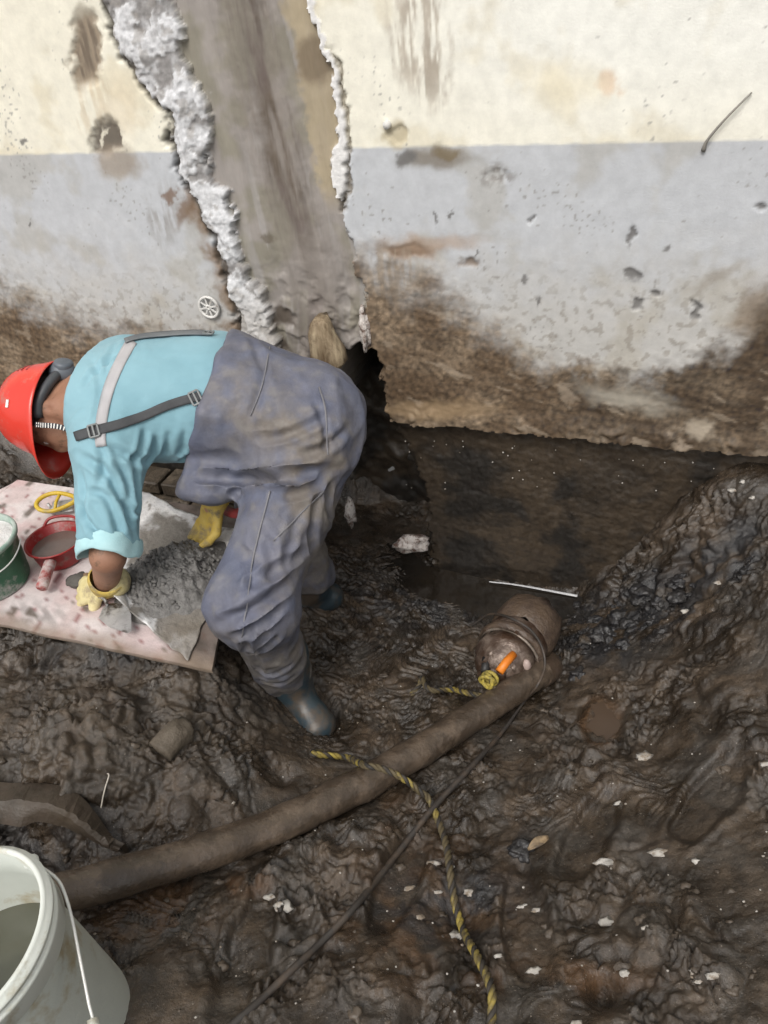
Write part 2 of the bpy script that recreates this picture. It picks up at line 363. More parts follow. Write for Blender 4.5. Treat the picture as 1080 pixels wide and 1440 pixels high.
# colour of the mud itself: brown and grey clays, black silt, ochre streaks, and shade painted in under both boards
ppx, ppy, _ = proj(np.stack([X, Y, H], -1).reshape(-1, 3)); ppx = ppx.reshape(X.shape); ppy = ppy.reshape(X.shape)
t1 = sstep(-.45, .45, fbm(wx, 5.5, 5, 81)); t2 = sstep(-.5, .5, fbm(wx, 16, 5, 82))
mc = lerp(np.array([.025, .018, .012]), np.array([.058, .043, .031]), t1[..., None]) * (0.7 + 0.6 * t2[..., None])
gr = sstep(-.05, .5, fbm(wx, 8, 4, 83)); mc = lerp(mc, np.array([.056, .051, .046]), 0.5 * gr[..., None])
oc = np.maximum.reduce([blob(790, 1375, 120, 26), blob(590, 1330, 90, 22), blob(560, 1165, 26, 40), blob(340, 1245, 45, 16), blob(210, 1270, 80, 60), blob(845, 1015, 30, 34, .3), .6 * blob(600, 1290, 120, 110)]) * sstep(-.35, .25, fbm(wx, 11, 4, 84))
mc = lerp(mc, np.array([.080, .044, .022]), 0.75 * oc[..., None])
bk = np.maximum.reduce([blob(930, 845, 85, 45), blob(845, 895, 75, 45), blob(880, 870, 80, 45), blob(1000, 800, 50, 45), blob(630, 1275, 100, 55), blob(735, 1195, 22, 24), .8 * blob(620, 850, 160, 40), .8 * blob(150, 925, 160, 18), .7 * blob(60, 1185, 90, 30), blob(1040, 780, 30, 60)]) * sstep(-.3, .2, fbm(wx, 14, 4, 85))  # black silt; also painted shade along the board's front and below the bent sheet
mc = lerp(mc, np.array([.014, .015, .018]), 0.85 * bk[..., None])
mc = lerp(mc, np.array([.066, .050, .034]) , 0.5 * (blob(170, 1020, 200, 80) * sstep(-.4, .4, fbm(wx, 9, 3, 86)))[..., None])
mc = mc * np.array([1.05, 1.03, .98])
wetm = np.clip(0.45 + 0.9 * fbm(P2, 6, 4, 87) + 0.5 * slick - 0.45 * blob(150, 1020, 190, 90), 0, 1)

def mud_material():
    m, nt, b = nodes('wet_mud'); L = nt.links.new
    tc = N(nt, 'ShaderNodeTexCoord'); a = N(nt, 'ShaderNodeAttribute'); a.attribute_name = 'base'; w = N(nt, 'ShaderNodeAttribute'); w.attribute_name = 'wet'
    n1 = N(nt, 'ShaderNodeTexNoise', Scale=55.0, Detail=5.0, Roughness=0.7); L(tc.outputs['Object'], n1.inputs['Vector'])
    mr = N(nt, 'ShaderNodeMapRange'); mr.inputs[1].default_value = .28; mr.inputs[2].default_value = .72; mr.inputs[3].default_value = .55; mr.inputs[4].default_value = 1.5; L(n1.outputs['Fac'], mr.inputs[0])
    sc = N(nt, 'ShaderNodeVectorMath', operation='SCALE'); L(a.outputs['Color'], sc.inputs[0]); L(mr.outputs[0], sc.inputs['Scale'])
    # pale grit
    n4 = N(nt, 'ShaderNodeTexNoise', Scale=230.0, Detail=3.0, Roughness=0.6); L(tc.outputs['Object'], n4.inputs['Vector'])
    cr = N(nt, 'ShaderNodeValToRGB'); cr.color_ramp.elements[0].position = .655; cr.color_ramp.elements[1].position = .71; L(n4.outputs['Fac'], cr.inputs['Fac'])
    mx = N(nt, 'ShaderNodeMix', data_type='RGBA'); L(cr.outputs['Color'], mx.inputs[0]); L(sc.outputs[0], mx.inputs[6]); mx.inputs[7].default_value = (.2, .17, .14, 1)
    L(mx.outputs[2], b.inputs['Base Color'])
    n2 = N(nt, 'ShaderNodeTexNoise', Scale=18.0, Detail=3.0, Roughness=0.6); L(tc.outputs['Object'], n2.inputs['Vector'])
    ad = N(nt, 'ShaderNodeMath', operation='ADD'); L(w.outputs['Fac'], ad.inputs[0]); L(n2.outputs['Fac'], ad.inputs[1])
    rr = N(nt, 'ShaderNodeMapRange'); rr.inputs[1].default_value = .55; rr.inputs[2].default_value = 1.35; rr.inputs[3].default_value = .50; rr.inputs[4].default_value = .17; L(ad.outputs[0], rr.inputs[0]); L(rr.outputs[0], b.inputs['Roughness'])
    b.inputs['Specular IOR Level'].default_value = .55
    n3 = N(nt, 'ShaderNodeTexNoise', Scale=120.0, Detail=5.0, Roughness=0.68); L(tc.outputs['Object'], n3.inputs['Vector'])
    bp0 = N(nt, 'ShaderNodeBump', Strength=1.0, Distance=.0032); L(n3.outputs['Fac'], bp0.inputs['Height'])
    n5 = N(nt, 'ShaderNodeTexNoise', Scale=340.0, Detail=2.0, Roughness=0.6); L(tc.outputs['Object'], n5.inputs['Vector'])
    bp = N(nt, 'ShaderNodeBump', Strength=1.0, Distance=.0009); L(n5.outputs['Fac'], bp.inputs['Height']); L(bp0.outputs['Normal'], bp.inputs['Normal'])
    L(bp.outputs['Normal'], b.inputs['Normal'])
    return m
M_mud = mud_material()
keep = wd > -0.47
_lf = sstep(HR * 1.6, HR * 2.6, hd) * (1 - onb) * sstep(0, .1, rimd)
Vg = np.stack([X + DX * _lf, Y + DY * _lf, H], -1).reshape(-1, 3)
Fg = gridfaces(nx, ny, keep[:-1, :-1])
Vs, Fs, As = subset(Vg, Fg, {'base': mc.reshape(-1, 3), 'wet': wetm.ravel()})
tag(mk('mud_ground', Vs, Fs, M_mud, attr=As), kind='structure', label='churned wet brown mud of the excavated pit')
# the rest of the site's ground, out to the horizon
ring = []
for (xa, xb, ya, yb) in ((-60, GX0, -60, 60), (GX1, 60, -60, 60), (GX0, GX1, -60, GY0)):
    ring.append((np.array([(xa, ya, .45), (xb, ya, .45), (xb, yb, .45), (xa, yb, .45)], float), [(0, 1, 2, 3)]))
rv, rf = merge(*ring)
tag(mk('earth_ground', rv, rf, pmat('site_earth', (.05, .038, .027), (.09, .07, .052), 6, .8, .5, .02, 25), smooth=False), kind='structure', label='bare earth of the site beyond the pit')
# water standing at the foot of the foundation
M_water = pmat('pit_water_mat', (.012, .010, .008), (.022, .017, .012), 5, .06, .14, .0015, 14, spec=.5)
pw = [atz(a, b, PW) for a, b in ((470, 730), (560, 760), (600, 795), (700, 818), (850, 845), (830, 880), (760, 900), (680, 890), (610, 870), (540, 850), (500, 800))]
tag(mk('pit_water', np.array(pw), [tuple(range(len(pw)))], M_water, smooth=False), kind='structure', label='dark water standing at the foot of the foundation')
_pq = [ground(848 + (22 + 7 * math.sin(3 * a + 1) + 4 * math.sin(5 * a)) * math.cos(a), 1015 + (24 + 6 * math.sin(2 * a) + 4 * math.sin(7 * a)) * math.sin(a))[:2] for a in np.linspace(0, 2 * PI, 20, endpoint=False)]
pv = np.array([(a[0], a[1], _pz - 0.009) for a in _pq])
tag(mk('mud_puddle', pv, [tuple(range(19, -1, -1))], pmat('puddle_mat', (.055, .034, .020), (.062, .039, .024), 6, .10, .2), smooth=False), kind='structure', label='small flat brown puddle to the right of the pump')

# ================================================================== THE WALL
US, UE, ZS, ZE, WS = -2.5, 1.15, -0.22, 1.98, 0.0048
nu = int((UE - US) / WS); nz = int((ZE - ZS) / WS)
U, Z = np.meshgrid(np.linspace(US, UE, nu), np.linspace(ZS, ZE, nz), indexing='ij')
WP = W0 + U[..., None] * WU + Z[..., None] * np.array([0, 0, 1.0]); Q2 = np.stack([U, Z], -1)
wpx, wpy, _ = proj(WP.reshape(-1, 3)); wpx = wpx.reshape(U.shape); wpy = wpy.reshape(U.shape)
j1 = fbm(Q2, 14, 4, 101); j2 = fbm(Q2, 14, 4, 102); jf = fbm(Q2, 45, 3, 103)
qx = wpx + 9 * j1 + 5 * jf; qy = wpy + 9 * j2
def xat(ys, pts):
    p = np.array(pts, float); return np.interp(ys, p[:, 1], p[:, 0])
def yat(xs, pts):
    p = np.array(pts, float); return np.interp(xs, p[:, 0], p[:, 1])
def wblob(x, y, rx, ry, soft=.35, ang=0.0):
    c, s = math.cos(ang), math.sin(ang); dx = qx - x; dy = qy - y
    d = np.hypot((c * dx + s * dy) / rx, (-s * dx + c * dy) / ry); return 1 - sstep(1 - soft, 1 + soft, d)
# features of the repaired strip, as curves down the wall
rl = xat(qy, [(135, -40), (150, 20), (170, 70), (196, 110), (238, 160), (240, 195), (258, 250), (278, 285), (298, 330), (312, 370), (326, 410), (340, 470), (352, 520)])
rr_ = xat(qy, [(225, -40), (250, 30), (252, 70), (268, 105), (284, 130), (296, 165), (292, 200), (290, 250), (312, 268), (326, 310), (334, 345), (346, 370), (350, 395), (370, 410), (374, 440), (386, 470), (392, 520)])
pr = xat(qy, [(420, -40), (436, 0), (452, 40), (470, 90), (475, 150), (474, 240), (478, 275), (486, 320), (500, 360), (512, 420), (508, 480), (512, 560)])
edge_z = ZEDGE + 0.010 * fbm(Q2 * [1, 0], 9, 4, 110) + 0.004 * noise(Q2 * [1, 0], 60, 111)
below = Z < edge_z
ridge = sstep(-3, 3, qx - rl) * sstep(-3, 3, rr_ - qx) * (~below)
patch = sstep(-2, 2, qx - rr_) * sstep(-2, 2, pr - qx) * (~below)
lumpb = .5 + fbm(Q2 + .01 * j1[..., None], 9, 3, 120); lump1 = np.abs(noise(Q2 + .01 * j1[..., None], 24, 121)); lump2 = np.abs(noise(Q2, 60, 122))
off = 0.0010 * fbm(Q2, 9, 3, 123) + 0.0002 * noise(Q2, 140, 124)
# broken plaster and mortar ridge
plate = np.floor(4.5 * np.clip(.42 + .9 * fbm(Q2 + .012 * np.stack([j1, j2], -1), 8.5, 3, 119) , 0, 1) * (.55 + .45 * np.sin(PI * np.clip((qx - rl) / np.maximum(rr_ - rl, 1), 0, 1)))) / 3
xr_ = np.clip((qx - rl) / np.maximum(rr_ - rl, 1), 0, 1)
dome = np.sin(PI * xr_) ** .6
off = lerp(off, 0.001 + 0.004 * dome + .013 * plate + .0025 * lump1 + .0022 * fbm(Q2, 60, 3, 125), ridge)
crackl = np.exp(-((qx - rl + 2) / 4.5) ** 2) * (qy < 480) * (~below); off -= 0.028 * crackl * sstep(-.4, .2, noise(Q2, 12, 126) + .15)
crackr = np.exp(-((qx - rr_ - 4) / 6) ** 2) * (~below); off -= 0.018 * crackr * patch
# trowelled repair mortar, a little behind the plaster face
s_al = (qx - xat(qy, [(330, 0), (380, 200), (430, 400)])) ; strk = fbm(np.stack([(wpx - xat(wpy, [(330, 0), (380, 200), (430, 400)])) / 60, wpy / 900], -1), 4, 4, 127)
poff = -0.020 + 0.0016 * strk + 0.0010 * fbm(Q2, 18, 3, 128) + 0.008 * np.exp(-(s_al / 45) ** 2)
low = sstep(330, 470, qy); poff += -0.012 * low * sstep(-.2, .4, fbm(Q2, 11, 4, 129)) - .01 * low
off = lerp(off, poff, patch)
# white filler strip down the right side of the repair
wc = xat(qy, [(428, -40), (438, 10), (455, 55), (470, 110), (474, 150), (476, 210), (477, 270), (477, 300)])
ww = xat(wpy, [(4, -40), (5, 20), (5, 70), (8, 120), (7, 150), (9, 200), (12, 240), (10, 262), (1, 282), (0, 300)])
strip = (1 - sstep(.75, 1.2, np.abs(qx - wc) / np.maximum(ww, .01))) * (wpy < 285)
off = lerp(off, 0.002 + .0015 * lump2, strip)
crack2 = np.exp(-((qx - wc - ww - 3) / 3.5) ** 2) * (wpy < 300) * sstep(60, 90, wpy); off -= 0.015 * crack2
# pits and chips in the plaster
pits = [(120, 70, 20, 58, .010), (150, 195, 20, 24, .012), (697, 248, 16, 7, .003), (575, 352, 34, 10, .004), (896, 427, 9, 7, .008), (922, 412, 7, 5, .006), (975, 438, 6, 12, .008), (1072, 295, 9, 6, .006), (748, 308, 5, 4, .006), (737, 195, 1, 1, .0), (885, 330, 4, 16, .004), (890, 385, 8, 9, .004), (660, 370, 14, 8, .006), (560, 190, 10, 10, .006)]
for a, b, rx, ry, dz in pits: off -= dz * wblob(a, b, rx, ry, .3)
# mud smeared over the lower wall
mbr = yat(wpx, [(500, 330), (540, 345), (600, 360), (650, 405), (700, 440), (760, 484), (840, 502), (920, 504), (960, 494), (1030, 466), (1080, 395), (1200, 350)])
mbl = yat(wpx, [(-60, 360), (0, 375), (60, 405), (150, 430), (240, 452), (320, 462), (520, 470)])
mb = np.where(wpx > 495, mbr, mbl)
dmud = (wpy - mb) + 22 * j1 + 8 * jf
mudw = sstep(-14, 30, dmud) * (1 - ridge) * (1 - patch * (1 - .8 * sstep(400, 470, wpy)))
hstr = fbm(np.stack([U * 2.2 + .25 * j1, Z * 26 + 4 * U], -1), 1.6, 5, 131)
off += mudw * (0.003 + 0.0012 * hstr + .0015 * fbm(Q2, 40, 3, 168) + 0.004 * lump2 * sstep(.0, .4, j2))
lip = mudw * sstep(ZEDGE + .10, ZEDGE + .02, Z); off += lip * (0.006 + .022 * lump1 * sstep(-.1, .3, noise(Q2, 10, 133)))
# below the edge: the foundation, set back; a hollow beside it behind the man
hol = (1 - sstep(-5, 5, np.maximum(np.maximum(qx - xat(qy, [(505, 440), (532, 520), (545, 600), (575, 660), (592, 700), (600, 800), (600, 1000)]), 300 - qx), xat(qx, [(560, 300), (535, 420), (500, 478), (495, 520), (500, 600)]) - qy)))
foff = -0.045 + 0.008 * fbm(Q2, 6, 5, 141) + 0.0012 * hstr + .002 * noise(Q2, 50, 142)
off = np.where(below, foff, off)
lip2 = sstep(.0, .03, edge_z - Z); off = np.where(below, lerp(off - .01, off, lip2), off)
hol2 = np.where(wpx < 470, np.where(below & (wpx > 300), 1.0, 0), hol)
off = lerp(off, -0.40 + 0.035 * fbm(Q2, 6, 3, 143), np.clip(hol2, 0, 1))
WV = (WP + off[..., None] * WN)
# ---- colours of paint, filler, mortar and mud
c_cream = np.array([.80, .77, .655]); c_grey = np.array([.495, .511, .535]); c_brown = np.array([.125, .088, .056]); c_tan = np.array([.31, .27, .215])
lineg = sstep(-.004, .004, Z - ZLINE + .0025 * noise(Q2, 30, 150))
wc_ = lerp(c_grey, c_cream, lineg[..., None])
pale = sstep(0, .7, (wpx - 350) / 700) * sstep(300, 30, wpy); wc_ = lerp(wc_, np.array([.83, .832, .785]), (.85 * pale * lineg)[..., None])
fade = sstep(300, 470, wpy + 40 * j1) * (1 - lineg); wc_ = lerp(wc_, np.array([.47, .455, .425]), (fade * .8)[..., None])
# dirty blotches on the paint
bl = sstep(.12, .55, fbm(Q2, 5, 5, 151)); wc_ = lerp(wc_, wc_ * np.array([.86, .82, .74]), (bl * .7)[..., None])
sp = sstep(.62, .80, noise(Q2, 80, 152) + .55 * noise(Q2, 5, 153)); wc_ = lerp(wc_, np.array([.26, .25, .235]), (sp * .7)[..., None])
spd = sstep(330, 470, wpy) * sstep(.22, .42, fbm(Q2, 36, 3, 154)); wc_ = lerp(wc_, np.array([.24, .215, .18]), (spd * .55)[..., None])
def stain(m, c, a=1.0):
    global wc_
    wc_ = lerp(wc_, np.array(c, float), np.clip(m * a, 0, 1)[..., None])
scr = sstep(-.25, .3, fbm(np.stack([U * 30, Z * 5], -1), 1.5, 4, 155))
stain(wblob(120, 70, 20, 58), (.25, .19, .13), .9); stain(wblob(120, 70, 14, 45) * scr, (.13, .10, .075), .8)
stain(wblob(130, 150, 28, 40) * scr, (.55, .45, .31), .5); stain(wblob(170, 150, 25, 40, .6), (.68, .58, .42), .5)
stain(wblob(150, 195, 21, 26), (.115, .095, .075), .95); stain(wblob(143, 195, 3, 16, .3), (.7, .66, .55), .9); stain(wblob(168, 228, 30, 22, .5), (.30, .245, .185), .75)
stain(wblob(590, 45, 42, 80, .4) * scr, (.40, .345, .28), .85); stain(wblob(610, 110, 20, 45, .5) * scr, (.36, .31, .25), .7)
stain(wblob(612, 224, 48, 15, .5), (.19, .16, .12), .8); stain(wblob(628, 216, 18, 9, .4), (.17, .125, .06), .7); stain(wblob(555, 190, 14, 18), (.45, .38, .24), .7)
stain(wblob(697, 248, 24, 12, .6) * sstep(-.4, .2, fbm(Q2, 45, 3, 172)), (.22, .205, .19), .8); stain(wblob(855, 115, 17, 21, .4), (.68, .52, .38), .8); stain(wblob(800, 120, 50, 30, .8), (.80, .72, .52), .5)
stain(wblob(572, 352, 42, 13, .5), (.21, .13, .075), .9); stain(wblob(600, 400, 22, 10, .5), (.15, .11, .08), .7); stain(wblob(660, 370, 15, 9), (.16, .11, .07), .8)
stain(wblob(610, 340, 60, 10, .6), (.38, .27, .19), .6); stain(wblob(545, 390, 50, 45, .5) * scr, (.34, .29, .23), .7)
for a, b, rx, ry in ((896, 427, 9, 7), (922, 412, 7, 5), (975, 438, 6, 12), (748, 308, 4, 3), (1072, 295, 9, 5), (885, 330, 4, 18), (890, 385, 10, 12), (940, 350, 6, 8), (635, 300, 2, 9), (672, 355, 2, 8), (738, 395, 6, 7), (756, 425, 4, 9), (570, 222, 14, 12), (610, 310, 2, 8), (35, 200, 3, 4), (42, 315, 2, 6)): stain(wblob(a, b, rx, ry, .4), (.14, .135, .13), .85)
stain(wblob(1060, 440, 26, 40, .6, .5), (.20, .15, .10), .8); stain(wblob(1010, 390, 40, 10, .6, -.5), (.30, .27, .23), .6)
stain(wblob(230, 300, 18, 40, .6) * scr, (.25, .23, .21), .6)
# brown rust-coloured earth to the left of the ridge
bd = sstep(-32, -6, qx - rl) * (qx < rl + 2) * sstep(255, 300, wpy); stain(bd * sstep(-.5, .1, noise(Q2, 16, 156)), (.185, .115, .06), .9)
stain(wblob(262, 290, 12, 26, .5, .4), (.16, .095, .05), .8); stain(wblob(240, 275, 5, 12), (.17, .10, .06), .8)
# mud
mcol = lerp(np.array([.095, .070, .047]), np.array([.165, .133, .098]), sstep(-.45, .5, .35 * hstr + fbm(Q2, 7, 5, 159))[..., None])
fstr = fbm(np.stack([U * 4 + .5 * j1, Z * 75 + 8 * U + 2.5 * j1], -1), 1.0, 4, 160); mcol = mcol * (1 + .5 * fstr * sstep(-.2, .3, noise(Q2, 3.5, 167) + .2))[..., None]
mcol = lerp(mcol, np.array([.085, .06, .038]), (.8 * sstep(.0, .5, fbm(Q2, 5, 5, 157)))[..., None])
grn = fbm(Q2, 60, 3, 169); mcol = mcol * ((1 + .65 * grn) * np.interp(wpx, [500, 720, 850], [1, .95, .6]))[..., None]
mcol = lerp(mcol, np.array([.30, .265, .22]), (.5 * sstep(.34, .62, fbm(np.stack([U * 6, Z * 13 + 4 * U], -1), 1.4, 5, 158)))[..., None])
mcol = mcol * np.array([1.16, 1.06, .95]); wc_ = lerp(wc_, np.clip(mcol, .02, 1), (mudw * np.clip(.28 + .72 * sstep(0, 1, (dmud + 25 * noise(Q2, 7, 170)) / np.interp(wpx, [0, 300, 560, 740, 800], [70, 70, 95, 65, 50])), 0, 1))[..., None])
stain(wblob(610, 575, 75, 10, .7) , (.30, .21, .12), .8); stain(wblob(880, 560, 60, 14, .7, .2), (.40, .37, .31), .7)
stain(wblob(985, 600, 20, 14), (.42, .36, .28), .7)
# ridge, repair mortar, strip
rcol = lerp(np.array([.26, .25, .245]), np.array([.62, .625, .64]), sstep(.1, .55, plate + .5 * fbm(Q2, 16, 4, 161) + .15)[..., None])
rcol = rcol * (1 + .25 * fbm(Q2, 75, 3, 171))[..., None]
rcol = lerp(rcol, np.array([.30, .28, .26]), (.6 * sstep(.2, .45, fbm(Q2, 22, 3, 162)))[..., None]); rcol = lerp(rcol, np.array([.50, .47, .43]), (.6 * sstep(380, 460, wpy))[..., None])
pcol = lerp(np.array([.30, .275, .215]), np.array([.37, .335, .30]), sstep(-.3, .3, fbm(Q2, 7, 4, 163))[..., None])
band = np.exp(-((qx - xat(qy, [(338, -20), (372, 120), (392, 220), (420, 330), (445, 420)])) / 34) ** 2)
pcol = lerp(pcol, np.array([.20, .168, .138]), (1.0 * band * (.6 + .8 * sstep(-.3, .3, strk)))[..., None])
pcol = lerp(pcol, np.array([.40, .375, .345]), (.8 * sstep(.05, .4, strk) * (1 - band) * sstep(330, 360, wpx))[..., None])
tanr = sstep(-6, 6, qx - xat(qy, [(385, -20), (408, 60), (425, 150), (440, 230), (455, 290)])) * sstep(310, 260, wpy); pcol = lerp(pcol, np.array([.47, .385, .25]), (.85 * tanr)[..., None])
pcol = lerp(pcol, np.array([.20, .15, .095]), wblob(438, 85, 26, 34, .3)[..., None] * .8)
pcol = lerp(pcol, np.array([.115, .092, .07]), (sstep(370, 450, wpy) * sstep(-.25, .3, fbm(Q2, 10, 4, 164)) * sstep(430, 395, wpx))[..., None])
pcol = lerp(pcol, np.array([.33, .295, .26]), (wblob(450, 390, 45, 60, .5) * .7)[..., None])
pcol = lerp(pcol, np.array([.17, .14, .10]), (wblob(372, 335, 9, 7) * .8)[..., None])
pcol = pcol * np.array([.84, .845, .875]); wc_ = lerp(wc_, pcol, patch[..., None]); wc_ = lerp(wc_, rcol, ridge[..., None]); wc_ = lerp(wc_, np.array([.72, .71, .70]), strip[..., None])
stain(crackl * 1.1, (.07, .06, .05), .9); stain(crack2, (.16, .13, .09), .8)
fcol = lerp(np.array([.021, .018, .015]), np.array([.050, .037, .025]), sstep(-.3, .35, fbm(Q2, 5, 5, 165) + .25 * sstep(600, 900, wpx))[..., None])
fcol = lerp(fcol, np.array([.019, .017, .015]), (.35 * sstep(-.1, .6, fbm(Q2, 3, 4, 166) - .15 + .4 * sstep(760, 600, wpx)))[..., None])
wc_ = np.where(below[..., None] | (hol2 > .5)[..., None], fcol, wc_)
# ---- split into parts
fm = np.full((nu - 1, nz - 1), 0)
cb = below[:-1, :-1] | (hol2[:-1, :-1] > .5)
fm[(patch[:-1, :-1] > .5)] = 1; fm[(ridge[:-1, :-1] > .5)] = 2; fm[(strip[:-1, :-1] > .5)] = 3; fm[cb] = 4
M_plaster = pmat('painted_plaster', None, attr='base', scale=26, vary=.10, rough=.75, rough2=.6, bump=.0007, bscale=170)
M_mortar = pmat('trowelled_mortar', None, attr='base', scale=20, vary=.16, rough=.62, rough2=.8, bump=.0012, bscale=120, stretch=(1, 1, .25))
M_rubble = pmat('broken_mortar', None, attr='base', scale=60, vary=.15, rough=.85, bump=.0014, bscale=150)
M_found = pmat('muddy_foundation', None, attr='base', scale=30, vary=.4, rough=.28, rough2=.6, bump=.002, bscale=70)
wall = thing('building_wall', W0 + WU * -.7 + np.array([0, 0, ZEDGE]), 'cream and grey painted building wall with a muddy base and a long repaired crack', 'wall')
WVf = WV.reshape(-1, 3); WA = {'base': wc_.reshape(-1, 3)}
for k, (nm, mt, lb) in enumerate((('plaster_face', M_plaster, None), ('mortar_patch', M_mortar, 'smooth brown grey mortar troweled into the long crack'), ('broken_plaster_ridge', M_rubble, 'lumpy white and grey broken plaster edge'), ('filler_strip', M_rubble, 'thin white filler strip'), ('foundation', M_found, 'dark mud coated foundation below the plaster'))):
    v, f, a = subset(WVf, gridfaces(nu, nz, fm == k), WA)
    o = mk(nm, v, f, mt, wall, attr=a)
    if lb: o['label'] = lb
# the wall goes on beyond the view
def wbox(u0, u1, z0, z1, n0, n1):
    c = W0 + WU * (u0 + u1) / 2 + WN * (n0 + n1) / 2 + np.array([0, 0, (z0 + z1) / 2])
    return bbox(c, WU, WN, (0, 0, 1), u1 - u0, abs(n1 - n0), z1 - z0, 0)
M_cream = pmat('cream_paint', (.78, .735, .585), (.82, .775, .63), 5, .75, .6, .002, 170); M_greyp = pmat('grey_paint', (.38, .385, .39), (.43, .44, .45), 5, .75, .6, .002, 170, dirt=.35, dirtcol=(.15, .11, .075), dscale=3)
mk('wall_panel', *wbox(-9, UE + 7, ZE, 3.6, -.25, 0), M_cream, wall, False)
for (a, b) in ((-9, US), (UE, UE + 7)):
    mk('wall_panel', *wbox(a, b, ZLINE, ZE, -.25, 0), M_cream, wall, False); mk('dado_panel', *wbox(a, b, -.3, ZLINE, -.25, 0), M_greyp, wall, False)
mk('wall_core', *wbox(-9, UE + 7, -.3, 3.6, -.9, -.42), M_greyp, wall, False)
# ================================================================== THINGS ON AND IN THE MUD
MUD = (.060, .044, .031)
# ---- brick footing behind the board
M_brick = pmat('muddy_brick', (.09, .07, .048), (.14, .11, .078), 14, .7, .5, .006, 60, dirt=.6, dirtcol=(.05, .038, .026))
foot = thing('brick_footing', W0 + WU * -1.6 + np.array([0, 0, .05]), 'row of muddy bricks at the foot of the wall behind the board', 'bricks')
for r, (zc, offc) in enumerate(((.085, .085), (.155, .06), (.225, .03))):
    u = -2.45 + (.11 if r % 2 else 0)
    while u < -1.02:
        du = .215 * (1 + .04 * rng.standard_normal())
        c = W0 + WU * (u + du / 2) + WN * (offc + .008 * rng.standard_normal()) + np.array([0, 0, zc + .003 * rng.standard_normal()])
        t = .03 * rng.standard_normal()
        e1 = WU * math.cos(t) + WN * math.sin(t); e2 = np.cross([0, 0, 1], e1)
        v, f = bbox(c, e1, -e2, (0, 0, 1), du - .012, .115, .056, .006)
        v = v + .004 * fbm(v, 18, 3, 7)[:, None]
        mk('brick', v, f, M_brick, foot, False); u += du
# ---- painted board with its edge
def board_surface():
    L, D = bhi[0] + .45, .64
    x = np.linspace(-.45, bhi[0], 110); y = np.linspace(0, -D, 60); Xb, Yb = np.meshgrid(x, y, indexing='ij')
    e0 = .004 * noise(np.stack([Xb * 9, Yb * 0], -1), 1, 5)
    P = np.array([bq[0][0], bq[0][1], 0]) + Xb[..., None] * ex + (Yb + np.where(Yb < -D + .01, e0, 0))[..., None] * ey
    zz = BZ + .004 * noise(np.stack([Xb, Yb], -1), 2.2, 9) + .003 * Xb
    P[..., 2] = zz
    return P, Xb, Yb
BP, Xb, Yb = board_surface()
# crop its left end to the slanted cut seen at the corner: board begins at the corner and runs left slightly further in front
cut = -(-Yb) * .45
Psh = BP.copy(); m_ = np.clip((0 - Xb) / .45, 0, 1); BPc = np.where((Xb < 0)[..., None], (np.array([bq[0][0], bq[0][1], 0]) + (m_ * cut)[..., None] * ex + Yb[..., None] * ey) * [1, 1, 0] + BP * [0, 0, 1], BP)
BPc = BPc + (np.clip(Xb / bhi[0], 0, 1) * (.24 * (-Yb / .64) - .09))[..., None] * ex
pxb, pyb, _ = proj(BPc.reshape(-1, 3)); pxb = pxb.reshape(Xb.shape); pyb = pyb.reshape(Xb.shape)
B2 = np.stack([Xb, Yb], -1)
bcol = lerp(np.array([.55, .45, .44]), np.array([.62, .56, .55]), sstep(-.3, .3, fbm(B2, 7, 4, 201))[..., None])
bcol = lerp(bcol, np.array([.52, .28, .28]), (.35 * sstep(.1, .5, fbm(B2, 9, 4, 202)))[..., None])
red = sstep(.47, .57, fbm(B2, 30, 4, 203) + .12 * sstep(60, 130, pxb) * sstep(700, 850, pyb)); bcol = lerp(bcol, np.array([.20, .05, .05]), (.75 * red)[..., None])
gry = np.exp(-(((pxb - 50) / 45) ** 2 + ((pyb - 865) / 18) ** 2)) * sstep(-.2, .2, fbm(B2, 40, 3, 204)); bcol = lerp(bcol, np.array([.20, .18, .17]), (.8 * gry)[..., None])
mdb = np.maximum(sstep(195, 250, pxb + 60 * noise(B2, 12, 205)), sstep(.40, .55, fbm(B2, 14, 4, 206))); bcol = lerp(bcol, np.array([.10, .078, .060]), (.88 * mdb)[..., None])
bcol = lerp(bcol, np.array([.045, .035, .026]), (.8 * sstep(.05, .4, fbm(B2, 17, 4, 208)) * sstep(235, 290, pxb))[..., None])
frm = sstep(-.585, -.635, Yb + .02 * noise(B2, 10, 207)); bcol = lerp(bcol, np.array([.24, .18, .13]), (.7 * frm)[..., None])
nbx, nby = Xb.shape; Vt = BPc.reshape(-1, 3); Ft = gridfaces(nbx, nby)
Vb_ = Vt - [0, 0, .013]; n0 = len(Vt)
idx = np.arange(n0).reshape(nbx, nby); loop = np.concatenate([idx[:, 0], idx[-1, 1:], idx[-2::-1, -1], idx[0, -2:0:-1]])
side = np.stack([loop, np.roll(loop, -1), np.roll(loop, -1) + n0, loop + n0], -1)
M_board = pmat('painted_board', None, attr='base', scale=40, vary=.12, rough=.6, bump=.0015, bscale=120)
bo = mk('plywood_board', np.vstack([Vt, Vb_]), np.vstack([Ft, Ft[:, ::-1] + n0, side]), M_board, smooth=False, attr={'base': np.vstack([bcol.reshape(-1, 3), np.tile([.13, .10, .075], (n0, 1))])})
tag(bo, 'pinkish white paint spattered board lying on the mud bank under the buckets', 'board')
def bz(x, y):
    c = bcoord(np.array([[x, y]]))[0]; return BZ + .003 * c[0] + .002
def onboard(px, py, lift=0.0):
    p = atz(px, py, BZ); p = atz(px, py, bz(p[0], p[1])); p[2] += lift; return p
